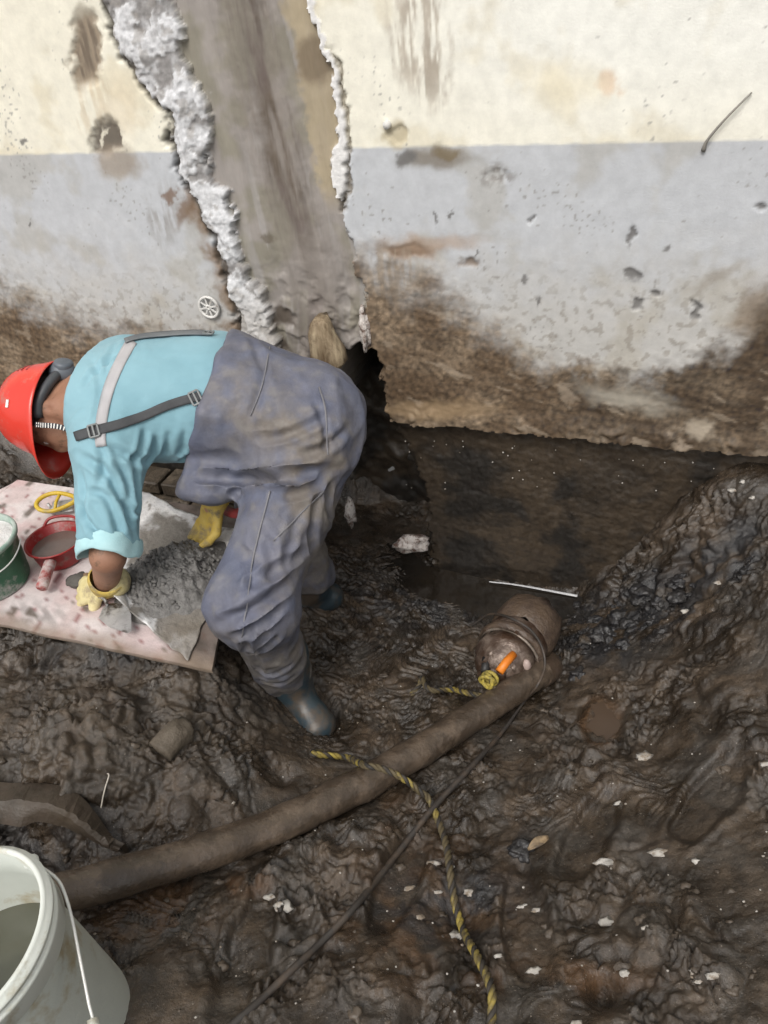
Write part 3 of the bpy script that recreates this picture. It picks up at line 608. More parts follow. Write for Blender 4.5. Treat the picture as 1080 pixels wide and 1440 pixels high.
# ---- cement sack sheet under the mortar
A_, B_, C_, D_ = (186, 686), (352, 760), (263, 930), (146, 838)
s_, t_ = np.meshgrid(np.linspace(0, 1, 70), np.linspace(0, 1, 70), indexing='ij'); ST = np.stack([s_, t_], -1)
je = .03 * fbm(ST, 5, 4, 211)
sx_ = s_ + je * np.sin(PI * np.clip(s_, 0, 1)) * 0 + .03 * noise(ST, 4, 212); tx_ = t_ + .03 * noise(ST, 4, 213)
spx = (1 - sx_) * ((1 - tx_) * A_[0] + tx_ * D_[0]) + sx_ * ((1 - tx_) * B_[0] + tx_ * C_[0]) + 4 * noise(ST, 9, 214)
spy = (1 - sx_) * ((1 - tx_) * A_[1] + tx_ * D_[1]) + sx_ * ((1 - tx_) * B_[1] + tx_ * C_[1]) + 4 * noise(ST, 9, 215)
SP = np.array([[onboard(a, b) for a, b in zip(ra, rb)] for ra, rb in zip(spx, spy)])
curl = sstep(.78, 1.0, t_) * sstep(.75, .2, s_) * .045 + sstep(.22, 0, s_) * sstep(.6, .95, t_) * .03
SP[..., 2] += .004 + .005 * np.abs(noise(ST, 6, 216)) + .004 * np.abs(noise(ST, 14, 217)) + curl * (1 + .5 * noise(ST, 7, 218))
scol = lerp(np.array([.60, .60, .61]), np.array([.74, .735, .73]), sstep(-.2, .2, fbm(ST, 6, 3, 219))[..., None])
wetz = np.hypot((spx - 250) / 75, (spy - 812) / 95) + .35 * fbm(ST, 6, 4, 220); scol = lerp(np.array([.20, .185, .165]), scol, sstep(.82, 1.1, wetz)[..., None])
scol = lerp(scol, np.array([.22, .20, .18]), (.8 * sstep(.28, .5, fbm(ST, 18, 4, 221)))[..., None]); scol = lerp(scol, np.array([.17, .145, .115]), (.85 * sstep(205, 262, spx + 25 * noise(ST, 9, 222)) * sstep(850, 890, spy))[..., None])
M_sack = pmat('sack_paper', None, attr='base', scale=60, vary=.15, rough=.55, rough2=.7, bump=.003, bscale=90)
sk = mk('cement_sack', SP.reshape(-1, 3), gridfaces(70, 70)[:, ::-1], M_sack, attr={'base': scol.reshape(-1, 3)})
_sm = sk.modifiers.new('thickness', 'SOLIDIFY'); _sm.thickness = .0015
tag(sk, 'torn white cement sack spread on the board under the wet mortar', 'sack')
# ---- heap of fresh mortar
a_, r_ = np.meshgrid(np.linspace(0, 2 * PI, 220, endpoint=False), np.linspace(0, 1, 110), indexing='ij')
hc = onboard(245, 815); hx = nrm(onboard(300, 790) - onboard(180, 835)); hy = np.cross([0, 0, 1], hx)
D2 = np.stack([np.cos(a_), np.sin(a_)], -1); rad = 1 + .25 * fbm(D2, 1.6, 3, 231)
mx_ = r_ * rad * np.cos(a_) * .180; my_ = r_ * rad * np.sin(a_) * .165; M2 = np.stack([mx_, my_], -1)
lum = np.abs(noise(M2 + .004 * noise(M2, 60, 232)[..., None], 34, 233)); lum2 = np.abs(noise(M2, 75, 234)); lum3 = noise(M2, 130, 235)
mh = (1 - r_ ** 1.6) * (.080 + .02 * noise(M2, 8, 236)) + sstep(1.0, .6, r_) * (.030 * (lum - .2) + .014 * (lum2 - .2) + .003 * lum3) * (.5 + .8 * sstep(-.3, .3, noise(M2, 9, 237)))
HP = hc + mx_[..., None] * hx + my_[..., None] * hy; HP[..., 2] = hc[2] + .004 + np.maximum(mh, -.003)
fi = np.arange(220 * 110).reshape(220, 110); ff = np.stack([fi, np.roll(fi, -1, 0)], -1)
hf = np.stack([fi[:, :-1], fi[:, 1:], np.roll(fi, -1, 0)[:, 1:], np.roll(fi, -1, 0)[:, :-1]], -1).reshape(-1, 4)
M_fresh = pmat('fresh_mortar', (.095, .091, .085), (.175, .168, .16), 40, .5, .75, .003, 140)
heap = thing('mortar_heap', hc, 'crumbly grey heap of fresh mortar between the two gloved hands', 'mortar')
mk('mortar_mound', HP.reshape(-1, 3), hf, M_fresh, heap)
crs = []
for k in range(170):
    an = rng.uniform(0, 2 * PI); rr = math.sqrt(rng.uniform(0, 1)) * 1.02; q = hc + hx * rr * .18 * math.cos(an) + hy * rr * .165 * math.sin(an)
    zz = hc[2] + .004 + max(0, (1 - rr ** 1.6)) * .080; s = rng.uniform(.004, .010)
    crs.append(lump((q[0], q[1], zz + s * .3), s, k, .5, 1.2, (1, rng.uniform(.6, 1), .8), 1))
o = mk('mortar_crumbs', *merge(*crs), M_fresh, heap); o['kind'] = 'stuff'
heap['label'] = 'crumbly grey heap of fresh mortar between the two gloved hands'
# ---- green bucket with cement powder
def tup(p): return tuple(map(float, p))
gb = onboard(-10, 818); gb[2] = bz(gb[0], gb[1])
M_green = pmat('green_plastic', (.010, .105, .048), (.018, .14, .068), 6, .35, .5, .0008, 60, dirt=.28, dirtcol=(.35, .36, .34), dscale=14)
M_greenrim = pmat('green_rim_dusty', (.22, .33, .27), (.45, .50, .46), 20, .5, .7, .001, 80)
GR, GH = .125, .165
green = thing('green_bucket', gb, 'round green plastic bucket with a dusty rim at the left edge of the board', 'bucket')
mk('bucket_body', *lathe([(.02, .004), (.100, .004), (.108, .0), (.112, .006), (GR - .004, GH - .012), (GR, GH - .010)], 64, gb, capends=(True, False)), M_green, green)
mk('rim', *lathe([(GR - .012, .10), (GR - .008, GH - .016), (GR - .007, GH + .001), (GR - .003, GH + .005), (GR + .004, GH + .004), (GR + .006, GH - .002), (GR + .004, GH - .010), (GR - .003, GH - .012)], 64, gb), M_greenrim, green)
hw = [gb + [math.cos(a) * (GR + .01), math.sin(a) * (GR + .01), GH - .02 - .035 * math.sin(t)] for a, t in zip(np.linspace(-1.9, .1, 16), np.linspace(.1, PI - .1, 16))]
mk('wire_handle', *tube(resample(hw, .008), .0022, 8), pmat('pale_wire', (.5, .52, .5), (.6, .62, .6), 20, .4), green)
Rg, Ag = np.meshgrid(np.linspace(0, 1, 30), np.linspace(0, 2 * PI, 72, endpoint=False), indexing='ij'); pgx = Rg * (GR - .009) * np.cos(Ag); pgy = Rg * (GR - .009) * np.sin(Ag)
pz_ = gb[2] + GH - .022 + .014 * (1 - Rg ** 2) + .006 * fbm(np.stack([pgx, pgy], -1), 22, 4, 241) + .015 * pgx / GR
PV = np.stack([gb[0] + pgx, gb[1] + pgy, pz_], -1).reshape(-1, 3); ii = np.arange(30 * 72).reshape(30, 72)
pf = np.stack([ii[:-1], ii[1:], np.roll(ii, -1, 1)[1:], np.roll(ii, -1, 1)[:-1]], -1).reshape(-1, 4)
tag(mk('cement_powder', PV, pf, pmat('cement_powder_mat', (.54, .535, .52), (.68, .675, .66), 30, .95, .9, .006, 90)), 'pale grey cement powder filling the green bucket', 'cement')
# ---- red dipper with slurry and a stick handle
rc = onboard(88, 784); RR, RH = .088, .075
M_red = pmat('red_plastic', (.24, .012, .012), (.33, .02, .018), 7, .3, .45, .0006, 60, dirt=.18, dirtcol=(.22, .17, .15), dscale=16)
dip = thing('red_dipper', rc, 'red plastic dipper with muddy water and a spattered stub handle on the board', 'dipper')
mk('dipper_bowl', *lathe([(.01, .0), (.062, .0), (.070, .006), (RR - .004, RH), (RR + .003, RH + .003), (RR + .003, RH - .003), (RR - .003, RH - .002), (.070, .012), (.01, .010)], 56, rc, capends=(True, True)), M_red, dip)
hdir = nrm(onboard(60, 838) - onboard(76, 800)); h0 = rc + np.array([0, 0, .048]) + hdir * .075
mk('handle', *tube(resample([h0, h0 + hdir * .05 + [0, 0, -.004], h0 + hdir * .105 + [0, 0, -.010]], .01), [.016] * 2 + [.0165] * 3 + [.019] * 3 + [.020] * (len(resample([h0, h0 + hdir * .05, h0 + hdir * .105], .01)) - 8) if False else .0175, 16), pmat('spattered_handle', (.30, .04, .035), (.50, .43, .41), 45, .5, .7, .001, 90), dip)
sp0 = rc + np.array([-.03, RR - .012, RH - .004])
mk('pouring_lip', *tube(resample([rc + [-.055, RR - .020, RH - .002], rc + [-.04, RR + .004, RH + .013], rc + [0, RR + .010, RH + .016], rc + [.045, RR, RH + .012], rc + [.06, RR - .026, RH - .002]], .008), .0048, 8), M_red, dip)
sv = np.array([rc + [math.cos(a) * .0785, math.sin(a) * .0785, .046] for a in np.linspace(0, 2 * PI, 40, endpoint=False)])
tag(mk('slurry', sv, [tuple(range(40))], pmat('slurry_mat', (.115, .085, .072), (.15, .115, .10), 9, .12, .25, .0008, 30), smooth=False), 'thin brown slurry standing in the red dipper', 'slurry')
# ---- yellow looped hand tool behind the dipper
yc = onboard(86, 722, .05); yl = thing('yellow_hand_tool', yc, 'yellow plastic looped tool handle propped behind the red dipper', 'hand tool')
y1 = nrm(onboard(112, 716) - onboard(62, 722)); y2 = nrm(np.cross([0, 0, 1], y1) + [0, 0, .35])
lp = [yc + y1 * (.055 * math.cos(a) + .012 * math.cos(a) ** 3) + y2 * .036 * math.sin(a) * (1 - .25 * math.cos(a)) for a in np.linspace(0, 2 * PI, 36, endpoint=False)]
mk('loop', *tube(lp, .0075, 10, closed=True), pmat('yellow_plastic', (.50, .33, .02), (.62, .44, .04), 20, .4, .5, .0006, 90, dirt=.2, dirtcol=(.3, .25, .15)), yl)
mk('crossbar', *tube([yc - y2 * .034, yc + y2 * .0, yc + y2 * .034 + y1 * .01], .0055, 8), bpy.data.materials['yellow_plastic'], yl)
mk('blade', *bbox(yc + y1 * .015 - [0, 0, .022], y1, y2, np.cross(y1, y2), .075, .05, .004, .001), pmat('grey_steel', (.42, .42, .42), (.56, .56, .56), 20, .35, .5, .0006, 90, metal=.5, dirt=.25), yl)
mk('support_leg', *tube([yc - y1 * .03 - [0, 0, .004], yc - y1 * .02 - [0, 0, .047]], .005, 8), bpy.data.materials['grey_steel'], yl)
# ---- stone beside the dipper
st = onboard(112, 822, .014)
tag(mk('stone', *lump(st, .034, 5, .45, 1.1, (1.0, .8, .55), 3), pmat('dark_stone', (.06, .055, .048), (.11, .10, .088), 18, .6, .8, .004, 70)), 'dark wet stone beside the red dipper', 'stone')
# ---- submersible pump lying in the wet
pa = atz(698, 946, .055); pb = atz(740, 884, .04); pax = nrm(pb - pa); PL = np.linalg.norm(pb - pa); PR = .112
M_iron = pmat('muddy_iron', (.050, .034, .025), (.11, .078, .058), 22, .28, .6, .005, 60, dirt=.5, dirtcol=(.09, .062, .042), dscale=11)
M_iron2 = pmat('scraped_iron', (.07, .045, .034), (.20, .155, .125), 26, .25, .5, .004, 60, metal=.3, dirt=.5, dirtcol=(.065, .036, .022))
pump = thing('submersible_pump', atz(720, 900, -.04), 'mud coated submersible pump with ribbed flanges lying in the pit', 'pump')
def ax(r, t): return (r, t)
v, f = lathe([(.012, -.034), (.034, -.030), (.058, -.018), (.078, .004), (.088, .03), (.094, .045), (.100, .05), (.100, .075), (.094, .08), (.096, .10)], 56, pa, pax, capends=(True, False)); v = v + pax * -.0 + .005 * fbm(v, 26, 4, 251)[:, None]
mk('pump_head', v, f, M_iron2, pump)
v, f = lathe([(.094, .098), (.112, .100), (.115, .106), (.115, .118), (.112, .124), (.098, .126)], 64, pa, pax); mk('flange', v + .004 * fbm(v, 26, 4, 252)[:, None], f, M_iron, pump)
v, f = lathe([(.098, .125), (.104, .135), (.104, .165), (.100, .17)], 64, pa, pax); mk('collar', v + .004 * fbm(v, 26, 4, 253)[:, None], f, M_iron2, pump)
v, f = lathe([(.10, .168), (.108, .18), (.112, .22), (.108, .26), (.098, .295), (.076, .325), (.045, .34), (.0, .345)], 64, pa, pax); v = v + (.010 * fbm(v, 16, 5, 254))[:, None]; mk('motor_housing', v, f, M_iron, pump)
prf = nrm(np.cross(pax, [0, 0, 1])); pup = np.cross(prf, pax)
for k in range(6):
    an = k * PI / 3 + .3; c = pa + pax * .098 + (prf * math.cos(an) + pup * math.sin(an)) * .104
    mk('bolt', *lathe([(.0095, -.012), (.0095, .0), (.0, .002)], 6, c, pax, capends=(True, False)), M_iron2, pump, False)
for sgn, an in ((1, 1.9), (-1, .7)):
    c = pa + pax * .03 + (prf * math.cos(an) + pup * math.sin(an)) * .07
    mk('handle_lug', *tube([c + pax * .035, c - pax * .035], .011, 10), M_iron2, pump)
mk('terminal_cover', *bbox(pa - pax * .026 + prf * .018 + pup * .03, prf, pup, pax, .05, .038, .03, .006), M_iron2, pump, False)
for dx_, dy_ in ((-.045, -.01), (.05, -.02), (.0, -.055), (-.03, .05)): mk('nut', *lathe([(.0095, -.020), (.0095, .004), (.004, -.022)], 6, pa + prf * dx_ + pup * dy_ + pax * (-.008), pax, capends=(True, False)), M_iron2, pump, False)
wr_ = [pa + pax * .088 + (prf * math.cos(t) + pup * math.sin(t)) * .1045 for t in np.linspace(0, 2 * PI, 60, endpoint=False)]
mk('clamp_band', *tube(wr_, .0045, 8, closed=True), pmat('worn_band', (.16, .12, .095), (.30, .26, .22), 30, .3, .5, .001, 60, metal=.4, dirt=.45), pump)
mk('grip', *tube([atz(702, 945, .115), atz(712, 931, .125), atz(722, 920, .125)], .0135, 14), pmat('orange_plastic', (.62, .17, .015), (.70, .22, .02), 20, .4, .5, .0006, 60, dirt=.12), pump)
mk('cable_gland', *tube([atz(684, 922, .10), atz(683, 935, .10), atz(682, 945, .095)], .013, 12), pmat('black_rubber', (.015, .015, .016), (.03, .028, .026), 14, .5, .7, .001, 60), pump)
mk('drain_plug', *lump(atz(740, 936, .085), .02, 9, .2, 1.2, (.8, .8, 1.3), 2), pmat('pinkish_plug', (.33, .25, .22), (.40, .31, .28), 20, .5), pump)
mk('outlet_elbow', *tube(resample([atz(740, 930, -.05), atz(764, 928, -.05), atz(774, 938, -.03), atz(770, 944, .0), atz(758, 951, .03)], .012), .040, 20), M_iron, pump)
# ---- the hose
M_hose = pmat('muddy_hose', (.070, .050, .034), (.130, .097, .070), 11, .2, .55, .003, 60, dirt=.55, dirtcol=(.055, .040, .028), dscale=13)
T_, N_, B__ = frames(hose_path); nn = 40; a_ = np.linspace(0, 2 * PI, nn, endpoint=False)
HV = hose_path[:, None] + HR * (np.cos(a_)[None, :, None] * N_[:, None] * .93 + np.sin(a_)[None, :, None] * B__[:, None] * 1.04)
rdir = (HV - hose_path[:, None]) / HR
HV = HV + rdir * (.0035 * fbm(HV, 9, 4, 261) + .0022 * np.abs(noise(HV, 38, 262)) * sstep(-.1, .3, noise(HV, 6, 263)) + .007 * np.clip(fbm(HV, 16, 4, 264) - .12, 0, 1) + .003 * np.abs(noise(HV * [1, 1, 1], 55, 265)) * np.exp(-((proj(HV.reshape(-1, 3))[0].reshape(HV.shape[:2]) - 430) / 40) ** 2))[..., None]
hi = np.arange(len(hose_path) * nn).reshape(-1, nn); hfc = np.stack([hi[:-1], np.roll(hi, -1, 1)[:-1], np.roll(hi, -1, 1)[1:], hi[1:]], -1).reshape(-1, 4)
tag(mk('discharge_hose', HV.reshape(-1, 3), hfc, M_hose), 'thick mud brown discharge hose running from the pump to the lower left', 'hose')
# ---- pump cable
cab = [atz(664, 880, .03), atz(688, 864, .09), atz(715, 868, .165), atz(745, 885, .165), atz(762, 910, .15), atz(766, 938, .12), atz(755, 965, .10)]
cab += [ground(a, b, l) for a, b, l in ((738, 992, .025), (705, 1035, .014), (665, 1080, .014), (610, 1140, .014), (570, 1190, .012), (535, 1235, .012), (500, 1278, .010), (455, 1325, .008), (415, 1362, .006), (370, 1405, .005), (320, 1450, .005), (280, 1490, .005))]
cabp = resample(cab, .01); crad = np.interp(np.arange(len(cabp)), [0, 60, 90, len(cabp)], [.004, .0042, .008, .0075])
tag(mk('power_cable', *tube(cabp, crad, 10), pmat('dark_cable', (.045, .04, .036), (.028, .022, .018), 12, .45, .6, .0006, 90, dirt=.4, dirtcol=(.075, .055, .04))), 'thin dark power cable trailing from the pump across the mud', 'cable')
# ---- yellow and black twisted rope
def rope_on(pts): return [ground(a, b, l + (.007 if l > .006 else 0)) for a, b, l in pts]
rp = [atz(684, 948, .115), atz(693, 962, .10), atz(690, 975, .075), atz(676, 978, .06), atz(655, 974, .04)] + rope_on(((636, 974, .008), (612, 976, .008), (600, 972, .014), (594, 962, .022), (588, 968, .004))) + rope_on(((560, 985, -.03), (520, 1010, -.03), (470, 1045, -.025))) + rope_on(((440, 1064, .008), (470, 1068, .010), (492, 1072, .012))) + [atz(512, 1076, .222), atz(530, 1079, .232), atz(550, 1086, .226), atz(572, 1098, .207), atz(590, 1113, .178)] + rope_on(((604, 1130, .012), (617, 1160, .010), (628, 1195, .010), (633, 1230, .010), (638, 1265, .010), (650, 1310, .010), (668, 1345, .010), (683, 1375, .010), (692, 1405, .010), (690, 1450, .010), (680, 1500, .01)))
rpath = resample(rp, .006)
rope = thing('twisted_rope', rpath[len(rpath) // 2], 'yellow and black twisted rope lying over the hose and across the mud', 'rope')
seglen = np.r_[0, np.cumsum(np.linalg.norm(np.diff(rpath, axis=0), axis=1))]; T_, N_, B__ = frames(rpath)
M_ry = pmat('rope_yellow', (.36, .28, .05), (.24, .18, .04), 30, .6, .8, .001, 160, dirt=.72, dirtcol=(.085, .065, .032), dscale=10, stretch=None); M_rk = pmat('rope_black', (.02, .018, .016), (.05, .04, .03), 30, .6, .8, .001, 160)
for k in range(3):
    ph = seglen / .052 * 2 * PI + k * 2 * PI / 3
    sp_ = rpath + .0047 * (np.cos(ph)[:, None] * N_ + np.sin(ph)[:, None] * B__)
    mk('strand', *tube(sp_, .0049, 8), M_rk if k == 2 else M_ry, rope)
kn = atz(687, 956, .115); kr = []
for k in range(90):
    t = k / 89 * 3 * 2 * PI; kr.append(kn + prf * .02 * math.cos(t) * (1 + .2 * math.sin(t * .33)) + pup * .022 * math.sin(t) - pax * (.012 * math.sin(t * .66)))
mk('knot', *tube(np.array(kr), .0062, 8), pmat('rope_knot', (.46, .36, .06), (.10, .085, .03), 55, .6, .8, .001, 160), rope)
# ---- white bucket at the lower left
wb = atz(100, 1455, .29); wb0 = atz(-70, 1322, .725)
WR, WH = .155, float(np.linalg.norm(wb0 - wb))
M_white = pmat('white_bucket_plastic', (.47, .50, .46), (.54, .565, .52), 5, .35, .5, .0008, 50, dirt=.22, dirtcol=(.33, .27, .16), dscale=7)
M_whrim = pmat('white_bucket_rim', (.62, .65, .60), (.66, .68, .64), 6, .35, .45, .0006, 60, dirt=.12, dirtcol=(.36, .31, .20), dscale=9)
tilt = nrm(wb0 - wb)
whb = thing('white_bucket', wb, 'large white plastic bucket with a wire handle in the lower left corner', 'bucket')
mk('bucket_body', *lathe([(.02, .0), (.122, .0), (.130, .004), (.132, .012), (WR - .012, WH - .075), (WR - .010, WH - .07), (WR - .008, WH - .03), (WR - .007, WH - .004), (WR - .011, WH - .004), (WR - .013, WH - .07), (.128, .015), (.02, .006)], 80, wb, tilt, capends=(True, True)), M_white, whb)
mk('rim_band', *lathe([(WR - .010, WH - .072), (WR - .004, WH - .073), (WR + .001, WH - .070), (WR + .002, WH - .040), (WR + .004, WH - .038), (WR + .004, WH - .030), (WR, WH - .028), (WR + .0, WH - .020), (WR + .005, WH - .018), (WR + .006, WH - .010), (WR + .001, WH - .008), (WR - .001, WH - .001), (WR - .004, WH + .002), (WR - .009, WH + .001), (WR - .011, WH - .006)], 96, wb, tilt), M_whrim, whb)
hp_ = [atz(40, 1209, .715), atz(62, 1222, .712), atz(82, 1238, .70), atz(93, 1262, .69), atz(102, 1295, .67), atz(110, 1335, .65), atz(118, 1375, .63), atz(126, 1415, .61), atz(132, 1438, .60), atz(136, 1475, .585)]
mk('wire_handle', *tube(resample(hp_, .01), .0028, 10), pmat('galvanised_wire', (.55, .55, .52), (.65, .65, .62), 30, .35, .45, metal=.2), whb)
mk('handle_grip', *tube([atz(130, 1433, .60), atz(134, 1460, .592), atz(137, 1490, .58)], .009, 14), M_whrim, whb)
mk('handle_ear', *lump(atz(44, 1212, .70), .014, 3, .1, 1.0, (1, 1, .8), 2), M_whrim, whb)
wv = np.array([wb + tilt * (WH * .60) + np.array([math.cos(a) * .139, math.sin(a) * .139, -(math.cos(a) * tilt[0] + math.sin(a) * tilt[1]) * 0]) for a in np.linspace(0, 2 * PI, 56, endpoint=False)])
tag(mk('murky_water', wv, [tuple(range(56))], pmat('murky_water_mat', (.075, .078, .055), (.10, .10, .075), 6, .05, .08, .0006, 10), smooth=False), 'murky olive water inside the white bucket', 'water')
# ---- bent sheet sticking out of the bank
top = [(-60, 1122), (0, 1128), (50, 1129), (100, 1138), (135, 1153), (165, 1174)]; bot = [(-60, 1150), (0, 1154), (25, 1160), (55, 1151), (110, 1158), (160, 1176)]
tp_ = resample([atz(a, b, .388) for a, b in top], .012); bt_ = resample([atz(a, b, .352) for a, b in bot], .012); n_ = 48
ev = lambda A: np.stack([np.interp(np.linspace(0, len(A) - 1, n_), np.arange(len(A)), A[:, c]) for c in range(3)], -1)
tp_ = ev(tp_); bt_ = ev(bt_); _tt = sstep(.55, 1.0, np.linspace(0, 1, n_))[:, None]; tp_ = tp_ * (1 - _tt * .9) + bt_ * _tt * .9; _dr = .055 * sstep(.5, 1.0, np.linspace(0, 1, n_)); tp_[:, 2] -= _dr; bt_[:, 2] -= _dr
rows = []
for k in range(9):
    t = k / 8; q = tp_ * (1 - t) + bt_ * t + np.array([0, 0, 1]) * .004 * math.sin(PI * t); q = q + .003 * fbm(q, 20, 3, 271)[:, None]; rows.append(q)
back = tp_ + np.stack([np.zeros(n_), .05 * (1 - _tt[:, 0]) + .004, -.02 - .02 * _tt[:, 0]], -1); rows = [back] + rows
SV = np.array(rows).transpose(1, 0, 2); sh = mk('bent_board', SV.reshape(-1, 3), gridfaces(n_, 10), pmat('muddy_board', (.030, .022, .014), (.058, .043, .029), 10, .5, .7, .003, 50, dirt=.4), smooth=False)
_s = sh.modifiers.new('thickness', 'SOLIDIFY'); _s.thickness = .012; _s.offset = -1
tag(sh, 'bent muddy board jutting from the bank above the white bucket', 'board')
# ---- log-like clod, rag, leaf, twig, chunks
c0 = ground(226, 1062, .012); c1_ = ground(262, 1032, .018)
v, f = tube(resample([c0, (c0 + c1_) / 2 + [0, 0, .008], c1_], .006), .036, 22); v = v + .006 * fbm(v, 28, 4, 281)[:, None]
tag(mk('mud_clod', v, f, pmat('clod_mud', (.075, .060, .043), (.12, .097, .072), 20, .55, .75, .004, 80)), 'rounded log shaped clod of mud on the left bank', 'clod')
M_black = pmat('black_silt', (.010, .010, .012), (.035, .032, .030), 30, .3, .55, .006, 70)
for k, (a, b, r, lab) in enumerate(((735, 1196, .030, 'black shiny lump of silt beside the tan leaf'), (905, 833, .040, 'large black clod on the right bank nearest the pump outlet'), (930, 845, .026, 'black clod with a grey face on the right bank'), (955, 818, .032, 'black clod highest up the right bank'), (872, 868, .036, 'black clod between the broad one and the large one'), (838, 872, .026, 'small black clod just above the broad black one'), (855, 890, .045, 'broad black clod just right of the pump'), (880, 905, .028, 'small black clod below the broad black one'), (815, 948, .026, 'black clod touching the end of the hose'))):
    tag(mk('black_clod', *lump(ground(a, b, -r * (.0 if k == 0 else .25)), r, 20 + k, .55, 1.4, (1.1, .9, .7), 4), M_black), lab, 'clod', 'black clods of silt')
lf = ground(757, 1190, .012); 
lv, lF = [], []
for i in range(9):
    for j in range(4):
        t = i / 8; w = .011 * math.sin(PI * (t * .9 + .05)) * (j / 1.5 - 1); lv.append(lf + np.array([.055 * (t - .5), .028 * (t - .5), .006 * math.sin(4 * t) + .004 * abs(j - 1.5)]) + np.array([-.4, .9, .1]) * w)
lo = mk('dry_leaf', np.array(lv), gridfaces(9, 4), pmat('dry_leaf_mat', (.22, .15, .08), (.34, .25, .15), 60, .6, dirt=.5)); _s = lo.modifiers.new('thickness', 'SOLIDIFY'); _s.thickness = .002
tag(lo, 'curled tan leaf lying next to a black lump of silt', 'leaf')
tw = [ground(143, 1138, .006), ground(150, 1118, .018), ground(157, 1098, .022), ground(153, 1092, .012)]
tag(mk('dry_grass_straw', *tube(resample(tw, .006), .0017, 6), pmat('dry_stem_mat', (.42, .38, .31), (.5, .46, .4), 30, .7)), 'thin pale dry stem standing on the left mud bank', 'stem')
M_plw = pmat('plaster_chunk', (.50, .44, .40), (.66, .62, .58), 60, .8, .9, .004, 120, dirt=.45, dirtcol=(.13, .08, .06), dscale=35)
ck = np.array(onwall(577, 764, -.02)); tag(mk('plaster_chunk', *lump(ck, .052, 33, .55, 1.3, (1.25, .7, .75), 3), M_plw), 'pale pinkish broken plaster chunk in the dark hollow beside the foundation', 'rubble')
ck = np.array(onwall(493, 722, -.03)); tag(mk('plaster_chunk', *lump(ck, .040, 35, .55, 1.5, (.5, .7, 1.5), 3), M_plw), 'narrow upright white plaster shard in the mud right of the bent thigh', 'rubble')
ck = np.array(onwall(513, 462, .006)); tag(mk('plaster_shard', *lump(ck, .045, 37, .6, 1.6, (.35, .35, 1.6), 3), M_plw), 'white upright plaster shard stuck on the wall right of the wooden stub', 'rubble')
sA, sB = atz(688, 818, PW + .008), atz(812, 838, PW + .006)  # wall's reflection at the waterline, modelled as an added pale strip
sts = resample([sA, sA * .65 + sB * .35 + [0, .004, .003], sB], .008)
tag(mk('waterline_reflection', *tube(sts, np.interp(np.arange(len(sts)), [0, len(sts) * .5, len(sts) - 1], [.003, .005, .0065]), 8, flat=.5), pmat('reflection_strip_mat', (.45, .45, .46), (.58, .58, .58), 30, .4, .6, .001, 60)), 'thin pale strip standing in for the wall reflection at the foot of the foundation', 'strip')
# broken wooden stub set in the bottom of the repair
wo_c = onwall(455, 476, .03); wv_ = []
prof_ = [(.018, .075, .00), (.030, .06, .006), (.044, .02, .012), (.056, -.03, .016), (.062, -.068, .018), (.050, -.082, .016)]
for (hw_, dz, dn) in prof_:
    for a in np.linspace(0, 2 * PI, 22, endpoint=False):
        ca, sa = math.cos(a), math.sin(a)
        wv_.append(wo_c + WU * (hw_ * np.sign(ca) * abs(ca) ** .6 + (.016 if dz < 0 else 0)) + WN * (dn + .034 * np.sign(sa) * abs(sa) ** .7) + np.array([0, 0, dz]))
wv_ = np.array(wv_); wF = [(i * 22 + k, i * 22 + (k + 1) % 22, (i + 1) * 22 + (k + 1) % 22, (i + 1) * 22 + k) for i in range(5) for k in range(22)] + [tuple(range(21, -1, -1)), tuple(110 + k for k in range(22))]
wv_ = wv_ + .006 * fbm(wv_ * [3, 3, .7], 12, 3, 291)[:, None]
tag(mk('wooden_stub', wv_, wF, pmat('split_wood', (.13, .085, .045), (.40, .32, .21), 34, .7, .85, .008, 60, stretch=(1, 1, .15), dirt=.3, dirtcol=(.10, .065, .035))), 'split brown wooden stub wedged in the wall above the bent back', 'wood')
# round white insulation washer and a nub, wire on the wall
wn_c = onwall(294, 432, .008); ups = np.array([0, 0, 1.0])
wsh = thing('round_washer', wn_c, 'round white spoked plastic washer stuck to the wall above the shoulder strap', 'washer')
M_wp = pmat('washer_plastic', (.60, .59, .56), (.70, .69, .66), 30, .5, .6, .0006, 80, dirt=.2, dirtcol=(.2, .17, .14), dscale=20)
RW = .040
mk('washer_rim', *lathe([(RW, .0), (RW, .005), (RW - .004, .0065), (RW - .009, .005), (RW - .009, .0)], 40, wn_c, WN, WU), M_wp, wsh)
mk('washer_hub', *lathe([(.010, .0), (.010, .006), (.004, .007), (.004, .002), (.0, .002)], 24, wn_c, WN, WU), M_wp, wsh)
for k in range(8):
    an = k * PI / 4 + .2; d = WU * math.cos(an) + ups * math.sin(an); e = np.cross(WN, d)
    mk('spoke', *bbox(wn_c + d * .021 + WN * .0035, d, e, WN, .026, .006, .003, .0006), M_wp, wsh, False)
tag(mk('wall_plug', *lathe([(.011, -.006), (.011, .010), (.009, .015), (.0, .016)], 20, onwall(545, 175, 0), WN, WU), M_wp), 'small white plug sticking out of the cream wall above the grey band', 'plug')
wr = [onwall(a, b, o) for a, b, o in ((989, 212, .004), (993, 200, .010), (1006, 183, .014), (1025, 162, .014), (1045, 142, .012), (1057, 130, .004))]
wrp = resample(wr, .006); tag(mk('stub_wire', *tube(wrp, np.interp(np.arange(len(wrp)), [0, 4, len(wrp)], [.006, .0035, .0018]), 8), pmat('dark_wire', (.20, .19, .17), (.28, .26, .23), 30, .6)), 'thin dark bent wire sticking to the cream wall at upper right', 'wire')
